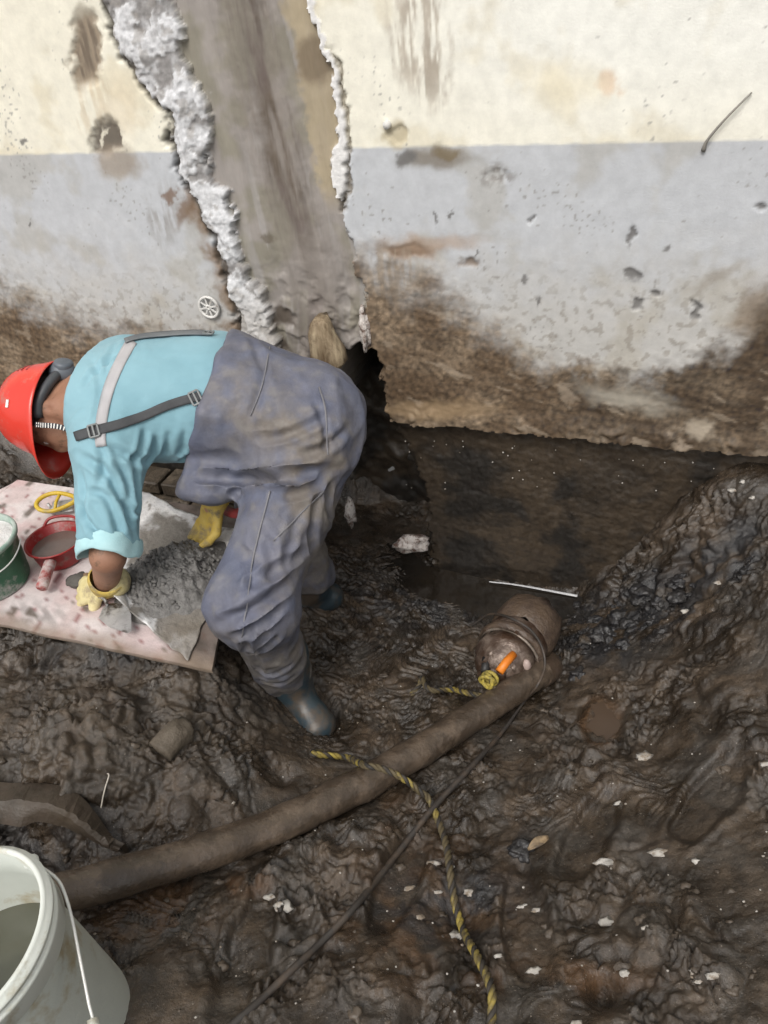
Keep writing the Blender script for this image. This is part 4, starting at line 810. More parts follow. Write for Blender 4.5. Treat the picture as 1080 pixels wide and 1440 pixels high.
# ---- crumbs of plaster on the mud: the larger ones one by one
crumbs = [(640, 1318, 9), (850, 1215, 9), (927, 1200, 9), (980, 1212, 5), (852, 1297, 8), (905, 1065, 10), (400, 1277, 9), (378, 1262, 6), (392, 1272, 5), (980, 1368, 8), (1005, 1372, 8), (812, 1440, 7), (750, 1365, 6), (325, 1130, 5), (340, 1105, 4), (560, 1125, 4), (1078, 1075, 6), (912, 1305, 6), (755, 1280, 5), (735, 1275, 5), (610, 1215, 6), (575, 1250, 6), (700, 1345, 5), (880, 1370, 5), (1020, 1200, 4), (1050, 1190, 4), (940, 1330, 4), (565, 1335, 4), (1000, 605, 0), (795, 845, 5), (808, 862, 4), (985, 1380, 6), (245, 1255, 4), (300, 1290, 4), (200, 1150, 4), (420, 1100, 4), (870, 1130, 5), (930, 1060, 4), (720, 1090, 4), (660, 1255, 6), (615, 1255, 5), (590, 1290, 5), (545, 1295, 4), (1030, 690, 6), (1045, 678, 5), (1060, 700, 5), (1035, 715, 4), (1062, 720, 4), (1010, 820, 5), (965, 860, 5)]
M_crumb = pmat('crumb_plaster', (.36, .335, .30), (.52, .50, .46), 80, .85, .9, .002, 160, dirt=.4, dirtcol=(.2, .16, .12), dscale=40)
for k, (a, b, s) in enumerate(crumbs):
    if s <= 4: continue
    g = ground(a, b); r = s * .9 / 1080 * np.linalg.norm(g - CO)
    tag(mk('plaster_crumb', *lump(g + [0, 0, r * .15], r, 60 + k, 1.0, 1.7, (1.3, rng.uniform(.45, .9), .4), 2), M_crumb), 'small pale crumb of plaster lying on the dark mud', 'crumb', 'plaster crumbs scattered on the mud')
# heap of black silt clods at the right of the pump, too many to count
gl = []
for k in range(40):
    t = rng.uniform(); a = 800 + 190 * t + rng.normal(0, 20); b = 905 - 85 * t + rng.normal(0, 20); p = atz(a, b, .08)
    for _ in range(3): p = atz(a, b, float(gz(p[0], p[1])))
    r = .008 + .024 * rng.uniform() ** 2; gl.append(lump((p[0], p[1], p[2] - r * .3), r, k % 50, .7, 1.5, (1, rng.uniform(.6, 1), .6), 3))
tag(mk('black_silt_clods', *merge(*gl), M_black), 'heap of small black silt clods on the right bank', 'silt', kind='stuff')
# finer grit and clods nobody would count
gl = []
for k in range(150):
    a, b = rng.uniform(0, 1080), rng.uniform(840, 1440); 
    g = ground(a, b) if k < 0 else None
    p = atz(a, b, .2); zz = gz(p[0], p[1]); p = atz(a, b, float(zz)); zz = float(gz(p[0], p[1]))
    if p[0] < -.45 and p[1] > 1.35: continue
    r = rng.uniform(.0015, .0036); gl.append(lump((p[0], p[1], zz + r * .2), r, k % 40, .5, 1.3, (1, .8, .6), 1))
o = tag(mk('plaster_grit', *merge(*gl), M_crumb), 'fine pale plaster grit sprinkled over the mud', 'grit', kind='stuff')
gl = []
for k in range(50):
    a, b = rng.uniform(560, 1040), rng.uniform(612, 690); p = onwall(a, b, -.04); 
    if b < yat(a, [(560, 600), (1080, 650)]) + 8: continue
    r = rng.uniform(.0016, .0034); gl.append(lump(p + WN * .002, r, k % 40, .4, 1.3, (1, 1, 1), 1))
o = mk('plaster_specks', *merge(*gl), M_crumb, wall); o['kind'] = 'stuff'
gl = []
for k in range(150):
    a, b = rng.uniform(-10, 1090), rng.uniform(900, 1450); p = atz(a, b, .2); zz = gz(p[0], p[1]); p = atz(a, b, float(zz)); zz = float(gz(p[0], p[1]))
    if p[0] < -.40 and p[1] > 1.30: continue
    r = .004 + .014 * rng.uniform() ** 3; gl.append(lump((p[0], p[1], zz - r * .25), r, k % 60, .9, 1.7, (1, rng.uniform(.6, 1), rng.uniform(.45, .8)), 2))
v, f = merge(*gl)
tag(mk('mud_crumbs', v, f, pmat('crumb_mud', (.045, .034, .024), (.10, .078, .058), 9, .35, .6, .003, 110)), 'loose crumbs and clods of mud all over the ground', 'mud', kind='stuff')
# ================================================================== THE WORKER
def surface_nets(f, org, h):
    nx_, ny_, nz_ = f.shape; ins = f < 0
    cs = [(i, j, k) for i in (0, 1) for j in (0, 1) for k in (0, 1)]
    def sl(c): return tuple(slice(c[a], c[a] + f.shape[a] - 1) for a in range(3))
    anyi = np.zeros((nx_ - 1, ny_ - 1, nz_ - 1), bool); alli = np.ones_like(anyi)
    for c in cs: anyi |= ins[sl(c)]; alli &= ins[sl(c)]
    act = anyi & ~alli; ci = np.argwhere(act); vid = np.full(act.shape, -1, np.int64); vid[act] = np.arange(len(ci))
    acc = np.zeros((len(ci), 3)); cnt = np.zeros(len(ci))
    for c in cs:
        for a in range(3):
            if c[a]: continue
            d = list(c); d[a] = 1
            f0 = f[ci[:, 0] + c[0], ci[:, 1] + c[1], ci[:, 2] + c[2]]; f1 = f[ci[:, 0] + d[0], ci[:, 1] + d[1], ci[:, 2] + d[2]]
            m = (f0 < 0) != (f1 < 0); t = np.where(m, f0 / np.where(m, f0 - f1, 1), 0)
            p = np.tile(np.array(c, float), (len(ci), 1)); p[:, a] = t; acc += p * m[:, None]; cnt += m
    V = org + (ci + acc / cnt[:, None]) * h; F = []
    for a in range(3):
        b, c = (a + 1) % 3, (a + 2) % 3
        s0 = [slice(1, -1)] * 3; s1 = [slice(1, -1)] * 3; s0[a] = slice(0, -1); s1[a] = slice(1, None)
        A = ins[tuple(s0)]; B = ins[tuple(s1)]
        e = np.argwhere(A != B); 
        if not len(e): continue
        sg = A[e[:, 0], e[:, 1], e[:, 2]]
        base = e.copy(); base[:, b] += 1; base[:, c] += 1
        def cell(db, dc):
            q = base.copy(); q[:, b] -= db; q[:, c] -= dc; return vid[q[:, 0], q[:, 1], q[:, 2]]
        q = np.stack([cell(1, 1), cell(0, 1), cell(0, 0), cell(1, 0)], -1); q[~sg] = q[~sg][:, ::-1]; F.append(q)
    F = np.vstack(F); F = F[(F >= 0).all(1)]
    return V, F
def sdf_mesh(fn, lo, hi, h):
    lo = np.asarray(lo, float); n = np.ceil((np.asarray(hi) - lo) / h).astype(int) + 1
    g = [lo[a] + h * np.arange(n[a]) for a in range(3)]; out = np.empty(n, np.float32)
    st = max(1, int(1.2e6 / (n[1] * n[2])))
    for i in range(0, n[0], st):
        Xg, Yg, Zg = np.meshgrid(g[0][i:i + st], g[1], g[2], indexing='ij')
        out[i:i + st] = fn(np.stack([Xg, Yg, Zg], -1).astype(np.float32))
    return surface_nets(out, lo, h)
def vsmooth(V, F, it=2, lam=.5):
    e = np.vstack([F[:, [0, 1]], F[:, [1, 2]], F[:, [2, 3]], F[:, [3, 0]]]); n = len(V)
    deg = np.bincount(e[:, 0], minlength=n) + np.bincount(e[:, 1], minlength=n)
    for _ in range(it):
        s = np.stack([np.bincount(e[:, 0], V[e[:, 1], a], n) + np.bincount(e[:, 1], V[e[:, 0], a], n) for a in range(3)], -1)
        V = V + lam * (s / np.maximum(deg, 1)[:, None] - V)
    return V
def vnormals(V, F):
    n = np.cross(V[F[:, 2]] - V[F[:, 0]], V[F[:, 3]] - V[F[:, 1]]); o = np.zeros_like(V)
    for k in range(4):
        for a in range(3): o[:, a] += np.bincount(F[:, k], n[:, a], len(V))
    return o / (np.linalg.norm(o, axis=1)[:, None] + 1e-12)
def cap(P, a, b, ra, rb):
    a = np.asarray(a, np.float32); ab = (np.asarray(b, np.float32) - a); q = P - a; t = np.clip(q @ ab / (ab @ ab), 0, 1)
    return np.sqrt(((q - t[..., None] * ab) ** 2).sum(-1)) - (ra + (rb - ra) * t)
def ecap(P, a, b, A, B, lat):
    """tapered capsule with an elliptical section: A, B = (half width along lat, half depth) at both ends"""
    a = np.asarray(a, np.float32); ab = np.asarray(b, np.float32) - a; L = math.sqrt(ab @ ab); w = ab / L
    l = np.asarray(lat, np.float32); l = l - w * (l @ w); l = l / np.linalg.norm(l); d = np.cross(w, l)
    q = P - a; tt = q @ w / L; t = np.clip(tt, 0, 1); rl = A[0] + (B[0] - A[0]) * t; rd = A[1] + (B[1] - A[1]) * t
    ez = (tt - t) * L; x = q @ l; y = q @ d
    m = np.minimum(rl, rd); return (np.sqrt((x / rl) ** 2 + (y / rd) ** 2 + (ez / m) ** 2) - 1) * m
def ell(P, c, R, axs=None):
    q = P - np.asarray(c, np.float32)
    if axs is not None: q = q @ np.asarray(axs, np.float32).T
    k = q / np.asarray(R, np.float32); r = np.sqrt((k ** 2).sum(-1)); return (r - 1) * min(R)
def smin(a, b, k):
    h = np.clip(.5 + .5 * (b - a) / k, 0, 1); return b + (a - b) * h - k * h * (1 - h)
def smax(a, b, k): return -smin(-a, -b, k)
def solve(par, px, py, L, far=False):
    r = ray(px, py); q = CO - par; a = r @ r; b = 2 * q @ r; c = q @ q - L * L; D = b * b - 4 * a * c
    t = -b / 2 / a if D < 0 else (-b + (1 if far else -1) * math.sqrt(D)) / 2 / a
    return CO + r * t
# joints
LH = at(426, 640, 2.13); RH_ = LH + np.array([.02, .185, .03]); PC = (LH + RH_) / 2 + np.array([.0, 0, .01])
LA = atz(405, 962, .16); LK = solve(LA, 356, 848, .42)
RA = atz(440, 828, .10); RK = np.array([-.36, 2.03, .50])
CH = at(205, 556, 2.20); UC = at(150, 560, 2.185); NB = at(117, 579, 2.175)
BB = at(297, 548, 2.20)                                      # where the bib of the waders ends
LS = at(153, 628, 2.06); RS = at(176, 518, 2.27)
LE = solve(LS, 152, 782, .285); LW = at(149, 822, np.linalg.norm(0) + 0) if False else solve(LE, 150, 822, .20, True)
RW_ = atz(300, 712, .60); RE = (RS + RW_) / 2 + np.array([.06, .12, -.0])
spn = nrm(UC - PC); latv = nrm(np.array([0, -1, -.12])); latv = nrm(latv - spn * (latv @ spn)); dorv = np.cross(latv, spn); dorv = dorv if dorv[2] > 0 else -dorv
print('bones', [round(float(np.linalg.norm(a - b)), 3) for a, b in ((LH, LK), (LK, LA), (RH_, RK), (RK, RA), (LS, LE), (LE, LW), (PC, NB), (LS, RS))], LE, LW, RW_)
gp = LA
worker = thing('person', (LA[0], LA[1], .1), 'worker bent double in red hard hat, light blue shirt and grey chest waders', 'person')

# --- body: one continuous surface (head, neck, arms, trunk) under the clothes
OC = at(76, 579, 2.205)                                       # centre of the helmet's opening
vdir = nrm(ray(76, 579)); ileft = -np.array(_rt); iup = np.array(_up)
CR = nrm(.82 * nrm(ileft - vdir * (ileft @ vdir)) + .52 * vdir + .10 * iup)      # crown
BKH = iup - CR * (iup @ CR); BKH = nrm(BKH + .0 * vdir); BKH = nrm(BKH - CR * (BKH @ CR)); FCE = -BKH; LAT = np.cross(CR, BKH)
if LAT @ vdir > 0: LAT = -LAT                                 # toward the viewer: his left side
HC = OC + CR * .015
HA = np.stack([LAT, BKH, CR])
def hp(l, b, c): return OC + LAT * l + BKH * b + CR * c
def body_sdf(P):
    d = ell(P, hp(0, .004, .025), (.077, .098, .112), HA)
    d = smin(d, ell(P, hp(0, -.050, -.045), (.058, .050, .070), HA), .04)            # jaw
    d = smin(d, ell(P, hp(0, -.095, -.035), (.013, .020, .024), HA), .012)            # nose
    d = smin(d, ell(P, hp(.0, -.075, -.098), (.026, .022, .018), HA), .025)           # chin
    d = smin(d, ell(P, hp(0, -.088, -.068), (.024, .012, .012), HA), .012)            # lips
    for s in (-1, 1):
        e = ell(P, hp(s * .078, .004, -.038), (.011, .020, .031), HA); e = smax(e, -ell(P, hp(s * .089, .0, -.038), (.008, .011, .019), HA), .006); d = smin(d, e, .008)
        d = smax(d, -ell(P, hp(s * .031, -.100, -.008), (.017, .016, .012), HA), .012)
        d = smin(d, ell(P, hp(s * .031, -.084, -.008), (.013, .012, .012), HA), .004)
    d = smin(d, cap(P, hp(0, .012, -.03), NB + nrm(UC - NB) * .04, .062, .066), .035)
    d = smin(d, ecap(P, UC, CH, (.165, .10), (.165, .115), latv), .06); d = smin(d, ecap(P, CH, PC, (.16, .115), (.16, .12), latv), .06)
    d = smin(d, cap(P, LS, RS, .06, .06), .05)
    d = smin(d, cap(P, LS, LE, .052, .043), .03); d = smin(d, cap(P, LE, LW, .045, .034), .02); d = smin(d, cap(P, LW, LW + nrm(LW - LE) * .06, .03, .026), .02)
    d = smin(d, cap(P, RS, RE, .052, .043), .03); d = smin(d, cap(P, RE, RW_, .043, .031), .02)
    return d
V, F = sdf_mesh(body_sdf, np.array([-1.22, 1.45, .45]), np.array([-.0, 2.42, 1.22]), .0062)
V = vsmooth(V, F, 2)
M_skin = pmat('tanned_skin', (.27, .135, .085), (.34, .18, .115), 12, .5, .62, .0012, 90, dirt=.12, dirtcol=(.12, .075, .05), dscale=20)
mk('body', V, F, M_skin, worker)
# eyes, hair
M_eye = pmat('eye_white', (.6, .58, .55), (.65, .62, .6), 20, .2)
for s in (-1, 1): mk('eye', *lump(hp(s * .031, -.086, -.008), .0105, 1, 0, 1, (1, 1, 1), 2), M_eye, worker)
def hair_sdf(P):
    d = ell(P, hp(0, .010, .026), (.083, .104, .118), HA); q = P - OC.astype(np.float32)
    cut = -(q @ CR) - .045 + .25 * (-(q @ BKH) - .02) ; return smax(d, cut, .01)
V, F = sdf_mesh(hair_sdf, OC - .16, OC + .16, .006); mk('hair', V, F, pmat('black_hair', (.012, .010, .009), (.03, .026, .022), 60, .5, .6, .004, 220), worker)

# --- shirt
def strokes(V, Nn, bvh_src, lines):
    """real folds: creases run along lines laid on the cloth surface"""
    T = BVHTree.FromPolygons([tuple(v) for v in bvh_src[0]], [tuple(map(int, f)) for f in bvh_src[1]]); d = np.zeros(len(V))
    for pts, w, dep in lines:
        q = []
        for (a, b) in np.array(resample([(x, y, 0) for x, y in pts], 10))[:, :2]:
            r = nrm(ray(a, b)); h = T.ray_cast(Vector(CO), Vector(r))
            if h[0] is not None: q.append(h[0][:])
        if len(q) < 2: continue
        q = np.array(q); lo, hi_ = q.min(0) - 3 * w, q.max(0) + 3 * w; m = ((V > lo) & (V < hi_)).all(1); Vi = V[m]; best = np.full(len(Vi), 1e9); bt = np.zeros(len(Vi))
        for i, (a, b) in enumerate(zip(q[:-1], q[1:])):
            ab = b - a
            if ab @ ab > .0036: continue
            t = np.clip((Vi - a) @ ab / (ab @ ab + 1e-12), 0, 1); dd = np.linalg.norm(Vi - a - t[:, None] * ab, axis=1); s = dd < best; best[s] = dd[s]; bt[s] = (i + t[s]) / (len(q) - 1)
        fade_ = np.clip(np.sin(PI * np.clip(bt, .02, .98)) * 1.8, 0, 1)
        x = best / w; d[m] += fade_ * .8 * dep * (-np.exp(-x ** 2) + .55 * np.exp(-((x - 1.7) / .8) ** 2))
    return V + Nn * d[:, None]
bibn = nrm(BB - PC) ; bibn = nrm(-spn)                        # direction from chest to hips
def shirt_sdf(P):
    d = ecap(P, UC + spn * -.0, BB + bibn * .03, (.185, .128), (.175, .135), latv)
    d = smin(d, ecap(P, CH, BB, (.195, .153), (.186, .153), latv), .05)
    d = smin(d, ell(P, BB * .55 + CH * .45 - dorv * .055 + latv * .04, (.16, .14, .115)), .06)          # cloth hanging under the belly
    d = smin(d, cap(P, LS + spn * -.015, RS, .082, .074), .06)
    d = smin(d, cap(P, LS, LE + nrm(LS - LE) * .035, .092, .078), .045)
    d = smin(d, cap(P, RS, RE, .078, .07), .045)
    col = cap(P, UC + spn * .02, NB + spn * .004, .085, .074); d = smin(d, col, .035)
    q = P - (NB + spn * .010).astype(np.float32); d = smax(d, q @ spn.astype(np.float32), .006)
    d = smax(d, -cap(P, NB - spn * .05, NB + spn * .08, .058, .068), .008)
    sd = nrm(LE - LS); q2 = (P - (LE - sd * .022).astype(np.float32)) @ sd.astype(np.float32)
    near = np.linalg.norm(P - LE.astype(np.float32), axis=-1) < .14
    d = np.where(near, np.maximum(d, q2), d)
    # fine cloth wrinkles
    return d
V, F = sdf_mesh(shirt_sdf, np.array([-1.05, 1.45, .55]), np.array([-.22, 2.48, 1.28]), .0058)
V = vsmooth(V, F, 3); Nn = vnormals(V, F)
V = strokes(V, Nn, (V, F), [
    ([(112, 640), (150, 665), (178, 720), (190, 752)], .011, .016), ([(120, 690), (150, 700), (172, 760)], .010, .012), ([(200, 625), (190, 660), (196, 730)], .010, .012), ([(160, 640), (178, 680), (182, 740)], .009, .012), ([(110, 700), (125, 735), (150, 760)], .010, .012),
    ([(205, 655), (215, 640), (222, 610)], .010, .010), ([(228, 655), (235, 630), (238, 605)], .009, .009), ([(180, 660), (198, 630), (205, 600)], .010, .012), ([(250, 650), (258, 625), (260, 600)], .009, .008), ([(150, 625), (175, 640), (210, 650)], .012, .012),
    ([(125, 500), (140, 530), (138, 570), (128, 600)], .010, .008), ([(165, 480), (150, 510), (150, 545)], .010, .009), ([(115, 545), (135, 520), (170, 490)], .011, .010), ([(205, 645), (240, 655), (275, 635)], .011, .012), ([(130, 620), (145, 640), (140, 690)], .010, .012), ([(112, 660), (118, 700), (116, 740)], .009, .010), ([(170, 700), (188, 720), (204, 705)], .009, .012)])
V = V + vnormals(V, F) * (.0035 * noise(V, 11, 5) + .005 * (1 - np.abs(noise(V + .02 * noise(V, 8, 7)[:, None], 10, 8))) ** 8 * sstep(-.2, .3, noise(V, 6, 9) - .25 * sstep(600, 560, proj(V)[1])) + .0016 * fbm(V, 34, 3, 71))[:, None]
M_shirt = pmat('shirt_cloth', (.185, .345, .405), (.232, .405, .468), 4.5, .85, .8, .0006, 260, sheen=.1)
shirt = mk('shirt', vsmooth(V, F, 1, .3), F, M_shirt, worker)
shirt_bvh = BVHTree.FromPolygons([tuple(v) for v in V], [tuple(map(int, f)) for f in F])
def on_bvh(T, a, b, lift=0.0):
    r = nrm(ray(a, b)); h = T.ray_cast(Vector(CO), Vector(r))
    if h[0] is None: return None
    n = np.array(h[1]); n = n if n @ r < 0 else -n
    return np.array(h[0]) + n * lift
# grey reflective stripe across the shoulders: a sewn band following the cloth
def band(T, line, wid, lift, px=True, nseg=5):
    """ribbon laid on a surface: photo polyline with width in photo pixels"""
    ln = np.array(resample([(x, y, 0) for x, y in line], 5))[:, :2]; tg = np.gradient(ln, axis=0); tg /= np.linalg.norm(tg, axis=1)[:, None]; nr = np.stack([-tg[:, 1], tg[:, 0]], -1)
    rows = []
    for p, n in zip(ln, nr):
        r = [on_bvh(T, *(p + n * wid * (k / (nseg - 1) - .5)), lift) for k in range(nseg)]
        if all(x is not None for x in r): rows.append(r)
    A = np.array(rows)
    for _ in range(3): A[1:-1] = .25 * A[:-2] + .5 * A[1:-1] + .25 * A[2:]
    return A.reshape(-1, 3), gridfaces(len(rows), nseg)
def ribbon(name, T, line, wid, lift, mat, parent, thick=.0025):
    v, f = band(T, line, wid, lift); o = mk(name, v, f, mat, parent); s = o.modifiers.new('thickness', 'SOLIDIFY'); s.thickness = thick; s.offset = 0; return o
M_refl = pmat('reflective_tape', (.36, .35, .36), (.43, .42, .43), 12, .45, .55, .0005, 200)
ribbon('reflective_stripe', shirt_bvh, [(186, 480), (170, 508), (156, 540), (146, 575), (141, 612), (142, 628)], 15, .002, M_refl, shirt)
# rolled cuff, pale inside of the cloth
cd = nrm(LE - LS); cc = LE - cd * .030; c1v = nrm(np.cross(cd, [0, 0, 1])); c2v = np.cross(cd, c1v)
cv = []; nA, nB = 56, 14
for i in range(nA):
    a = 2 * PI * i / nA
    for j in range(nB):
        b = 2 * PI * j / nB; R0 = .080 + .004 * math.sin(3 * a + 1) ; rr = .0055 + .002 * math.sin(5 * a) ; wv2 = .026 + .006 * math.sin(2 * a + .5)
        cv.append(cc + (c1v * math.cos(a) + c2v * math.sin(a)) * (R0 + rr * math.cos(b)) + cd * (wv2 * math.sin(b) + .010 * math.sin(a * 2 + 2)))
cv = np.array(cv); cv = cv + .006 * noise(cv, 30, 9)[:, None]; ci_ = np.arange(nA * nB).reshape(nA, nB)
cf = np.stack([ci_, np.roll(ci_, -1, 0), np.roll(np.roll(ci_, -1, 0), -1, 1), np.roll(ci_, -1, 1)], -1).reshape(-1, 4)
mk('rolled_cuff', cv, cf, pmat('cuff_cloth', (.33, .56, .60), (.42, .64, .67), 14, .85, .8, .001, 200, sheen=.15), shirt)

# --- waders
def wader_sdf(P):
    d = ecap(P, PC + dorv * .03, BB - bibn * .03, (.188, .168), (.216, .178), latv)
    d = smin(d, ell(P, PC + np.array([.015, .0, -.01]), (.135, .172, .155)), .06)
    d = smin(d, cap(P, LH, LK, .132, .110), .06)
    d = smin(d, ecap(P, LK, LA + np.array([0, 0, .03]), (.104, .107), (.072, .080), latv), .05)
    d = smin(d, ell(P, LK + np.array([-.01, -.005, .0]), (.115, .105, .12)), .04)
    leg2 = cap(P, RH_, RK, .138, .105); leg2 = smin(leg2, cap(P, RK, RA + np.array([0, 0, .06]), .105, .085), .05); d = smin(d, leg2, .03)
    d = smin(d, ell(P, at(303, 664, 2.19), (.13, .13, .074)), .05)                      # bib bagging under the belly
    q = (P - BB.astype(np.float32)) @ (-bibn + .24 * dorv + .02 * latv).astype(np.float32); d = smax(d, q, .008)
    q3 = (LA[2] + .005) - P[..., 2]; d = np.where((P[..., 1] < 1.8), smax(d, q3 + .25 * (P[..., 0] - LA[0]), .01), smax(d, (RA[2] + .03) - P[..., 2], .01))
    return d
V, F = sdf_mesh(wader_sdf, np.array([-.66, 1.33, .05]), np.array([.13, 2.35, 1.20]), .0062)
V = vsmooth(V, F, 3); Nn = vnormals(V, F)
V = strokes(V, Nn, (V, F), [
    ([(265, 668), (330, 672), (400, 668), (450, 664), (478, 655)], .014, .030), ([(300, 690), (345, 672), (400, 676), (445, 680)], .010, .018), ([(345, 700), (330, 690), (350, 678), (390, 672)], .014, .022),
    ([(350, 618), (390, 615), (430, 600), (470, 578)], .012, .010), ([(420, 640), (455, 630), (490, 600)], .012, .012),
    ([(300, 880), (335, 866), (375, 845), (415, 815)], .014, .022), ([(310, 905), (345, 893), (380, 870), (400, 850)], .012, .022), ([(330, 830), (370, 810), (410, 790), (440, 770)], .014, .012), ([(345, 925), (375, 912), (395, 890)], .010, .012),
    ([(355, 880), (345, 905), (350, 920)], .010, .014), ([(370, 745), (385, 790), (380, 830)], .014, .010), ([(420, 710), (410, 760), (395, 800)], .014, .010), ([(450, 690), (440, 740), (445, 790)], .012, .012), ([(465, 680), (462, 730), (460, 790)], .012, .012),
    ([(345, 930), (380, 950), (412, 930)], .008, .012), ([(360, 955), (392, 962), (418, 945)], .008, .010), ([(330, 900), (360, 930), (365, 950)], .010, .010), ([(350, 470), (370, 520), (362, 560), (345, 600)], .012, .008), ([(440, 560), (455, 590), (460, 640)], .010, .010), ([(390, 700), (430, 690), (470, 665)], .012, .014),
    ([(330, 770), (350, 790), (352, 830)], .012, .008)])
Nn = vnormals(V, F)
_wr = (1 - np.abs(noise(V + .03 * noise(V, 6, 13)[:, None], 11, 14))) ** 7; _wr2 = (1 - np.abs(noise(V * np.array([1.0, 1.0, .6]), 24, 15))) ** 7
_ta = nrm(LK - LH); _q = V - (V @ _ta)[:, None] * _ta * .45; _r1 = 1 - np.abs(noise(_q + .02 * noise(V, 7, 13)[:, None], 8.5, 14)) * 1.6; _r2 = 1 - np.abs(noise(_q, 18, 15)) * 1.6
V = V + Nn * (.013 * _r1 * (.3 + .9 * sstep(-.3, .3, noise(V, 4, 16))) + .005 * _r2 + .005 * noise(V, 6, 11) + .0015 * fbm(V, 22, 3, 81) - .012)[:, None]
V = vsmooth(V, F, 1, .2)
wpx_, wpy_, _ = proj(V)
nv = fbm(V, 9, 4, 83); nv2 = fbm(V, 28, 3, 84)
wcol = lerp(np.array([.094, .104, .148]), np.array([.122, .132, .176]), sstep(-.9, .9, nv)[:, None])
wcol = lerp(wcol, np.array([.104, .112, .165]), (.5 * sstep(-.3, .6, fbm(V, 5, 3, 85)))[:, None])
def vb(x, y, rx, ry): return np.exp(-(((wpx_ - x) / rx) ** 2 + ((wpy_ - y) / ry) ** 2))
mudm = np.clip(vb(450, 640, 45, 40) * 1.0 + vb(440, 700, 40, 50) + .7 * vb(400, 600, 60, 30) + 1.2 * sstep(870, 930, wpy_) + .9 * vb(465, 780, 25, 70) + .6 * vb(430, 830, 50, 40) + .5 * vb(340, 560, 60, 60) + .22 + .9 * vb(452, 655, 28, 30) + .6 * vb(375, 700, 40, 25), 0, 1.3) * sstep(-.7, .6, nv + .4 * nv2)
wcol = lerp(wcol, np.array([.150, .125, .098]), np.clip(.85 * mudm, 0, .85)[:, None]); wcol = lerp(wcol, np.array([.085, .077, .070]), np.clip(1.1 * sstep(860, 960, wpy_) + .7 * vb(465, 760, 30, 90), 0, .85)[:, None] * (.6 + .4 * sstep(-.3, .2, nv2))[:, None])
wcol = lerp(wcol, np.array([.21, .20, .185]), (.3 * sstep(.15, .7, nv2 + .4 * nv))[:, None])
M_wader = pmat('wader_cloth', None, attr='base', scale=30, vary=.18, rough=.55, rough2=.75, bump=.0012, bscale=150)
waders = mk('waders', V, F, M_wader, worker, attr={'base': wcol})
wad_bvh = BVHTree.FromPolygons([tuple(v) for v in V], [tuple(map(int, f)) for f in F])
M_seam = pmat('seam_tape', (.135, .135, .15), (.175, .17, .18), 30, .6, .7)
for ln in ([(381, 472), (377, 500), (370, 540), (352, 585)], [(448, 545), (458, 580), (461, 640)], [(380, 690), (366, 745), (354, 800), (346, 860), (338, 905)], [(455, 690), (420, 725), (385, 760)]):
    ribbon('seam', wad_bvh, ln, 1.9, .003, M_seam, waders, .002)
# --- rubber boots
M_boot = pmat('boot_rubber', (.020, .032, .040), (.035, .055, .066), 8, .28, .45, .001, 60, dirt=.42, dirtcol=(.07, .054, .04), dscale=12)
def boot(ank, toe, heel_up, name='boot'):
    fd = nrm(toe - ank * [1, 1, 0] - [0, 0, toe[2]]) ; 
    sole = toe[2] if False else toe[2]
    heel = ank + np.array([-fd[0] * .055, -fd[1] * .055, -.085 + heel_up]); tp = toe
    def sd(P):
        d = cap(P, ank + [0, 0, .14], ank, .068, .060); d = smin(d, ell(P, heel, (.048, .048, .045)), .035)
        d = smin(d, cap(P, heel, tp, .043, .045), .03); d = smin(d, ecap(P, ank + [0, 0, -.02], tp, (.045, .05), (.047, .038), np.cross(fd, [0, 0, 1])), .03)
        return d + .002 * noise(P, 22, 3)
    c = (ank + tp) / 2; V, F = sdf_mesh(sd, np.minimum(ank, tp) - .13, np.maximum(ank, tp) + [.13, .13, .24], .006)
    return mk(name, vsmooth(V, F, 2), F, M_boot, worker)
lb = boot(LA + np.array([.015, -.005, .0]), atz(448, 1010, .075) + np.array([.0, -.03, 0]), .03)
boot(RA + np.array([.0, .0, .02]), RA + np.array([-.13, -.05, -.07]), .0)
# --- braces with buckles
M_strap = pmat('dark_webbing', (.040, .042, .046), (.062, .064, .068), 16, .7, .8, .0006, 300); M_buck = pmat('buckle_plastic', (.13, .14, .14), (.20, .21, .21), 14, .4, .5)
br = bpy.data.objects.new('braces', None); COL.objects.link(br); br.parent = worker; br.matrix_parent_inverse = worker.matrix_basis.inverted(); br.matrix_basis = Matrix.Translation(Vector(tup(CH)))
ribbon('strap', shirt_bvh, [(108, 615), (130, 608), (165, 599), (200, 586), (240, 569), (283, 557)], 13, .006, M_strap, br, .003)
ribbon('strap', shirt_bvh, [(176, 482), (194, 476), (216, 472), (245, 470), (272, 470), (298, 471)], 6, .006, pmat('grey_webbing', (.11, .12, .13), (.16, .17, .175), 16, .7, .8, .0006, 300), br, .003)
def buckle(T, a, b, ang, w, h_):
    p = on_bvh(T, a, b, .009); p2 = on_bvh(T, a + 6 * math.cos(ang), b + 6 * math.sin(ang), .009); p3 = on_bvh(T, a - 6 * math.sin(ang), b + 6 * math.cos(ang), .009)
    if p is None or p2 is None or p3 is None: return
    e1 = nrm(p2 - p); e2 = p3 - p; e2 = nrm(e2 - e1 * (e2 @ e1)); e3 = np.cross(e1, e2); pts = []
    for sx2, sy2, lx, ly in ((0, .5, w, .005), (0, -.5, w, .005), (.5, 0, .005, h_), (-.5, 0, .005, h_), (0, 0, .005, h_)):
        pts.append(bbox(p + e1 * sx2 * w + e2 * sy2 * h_, e1, e2, e3, lx, ly, .005, .001))
    mk('buckle', *merge(*pts), M_buck, br, False)
buckle(shirt_bvh, 133, 608, -.25, .024, .032); buckle(shirt_bvh, 276, 559, -.35, .026, .034); buckle(shirt_bvh, 294, 472, .05, .026, .016)
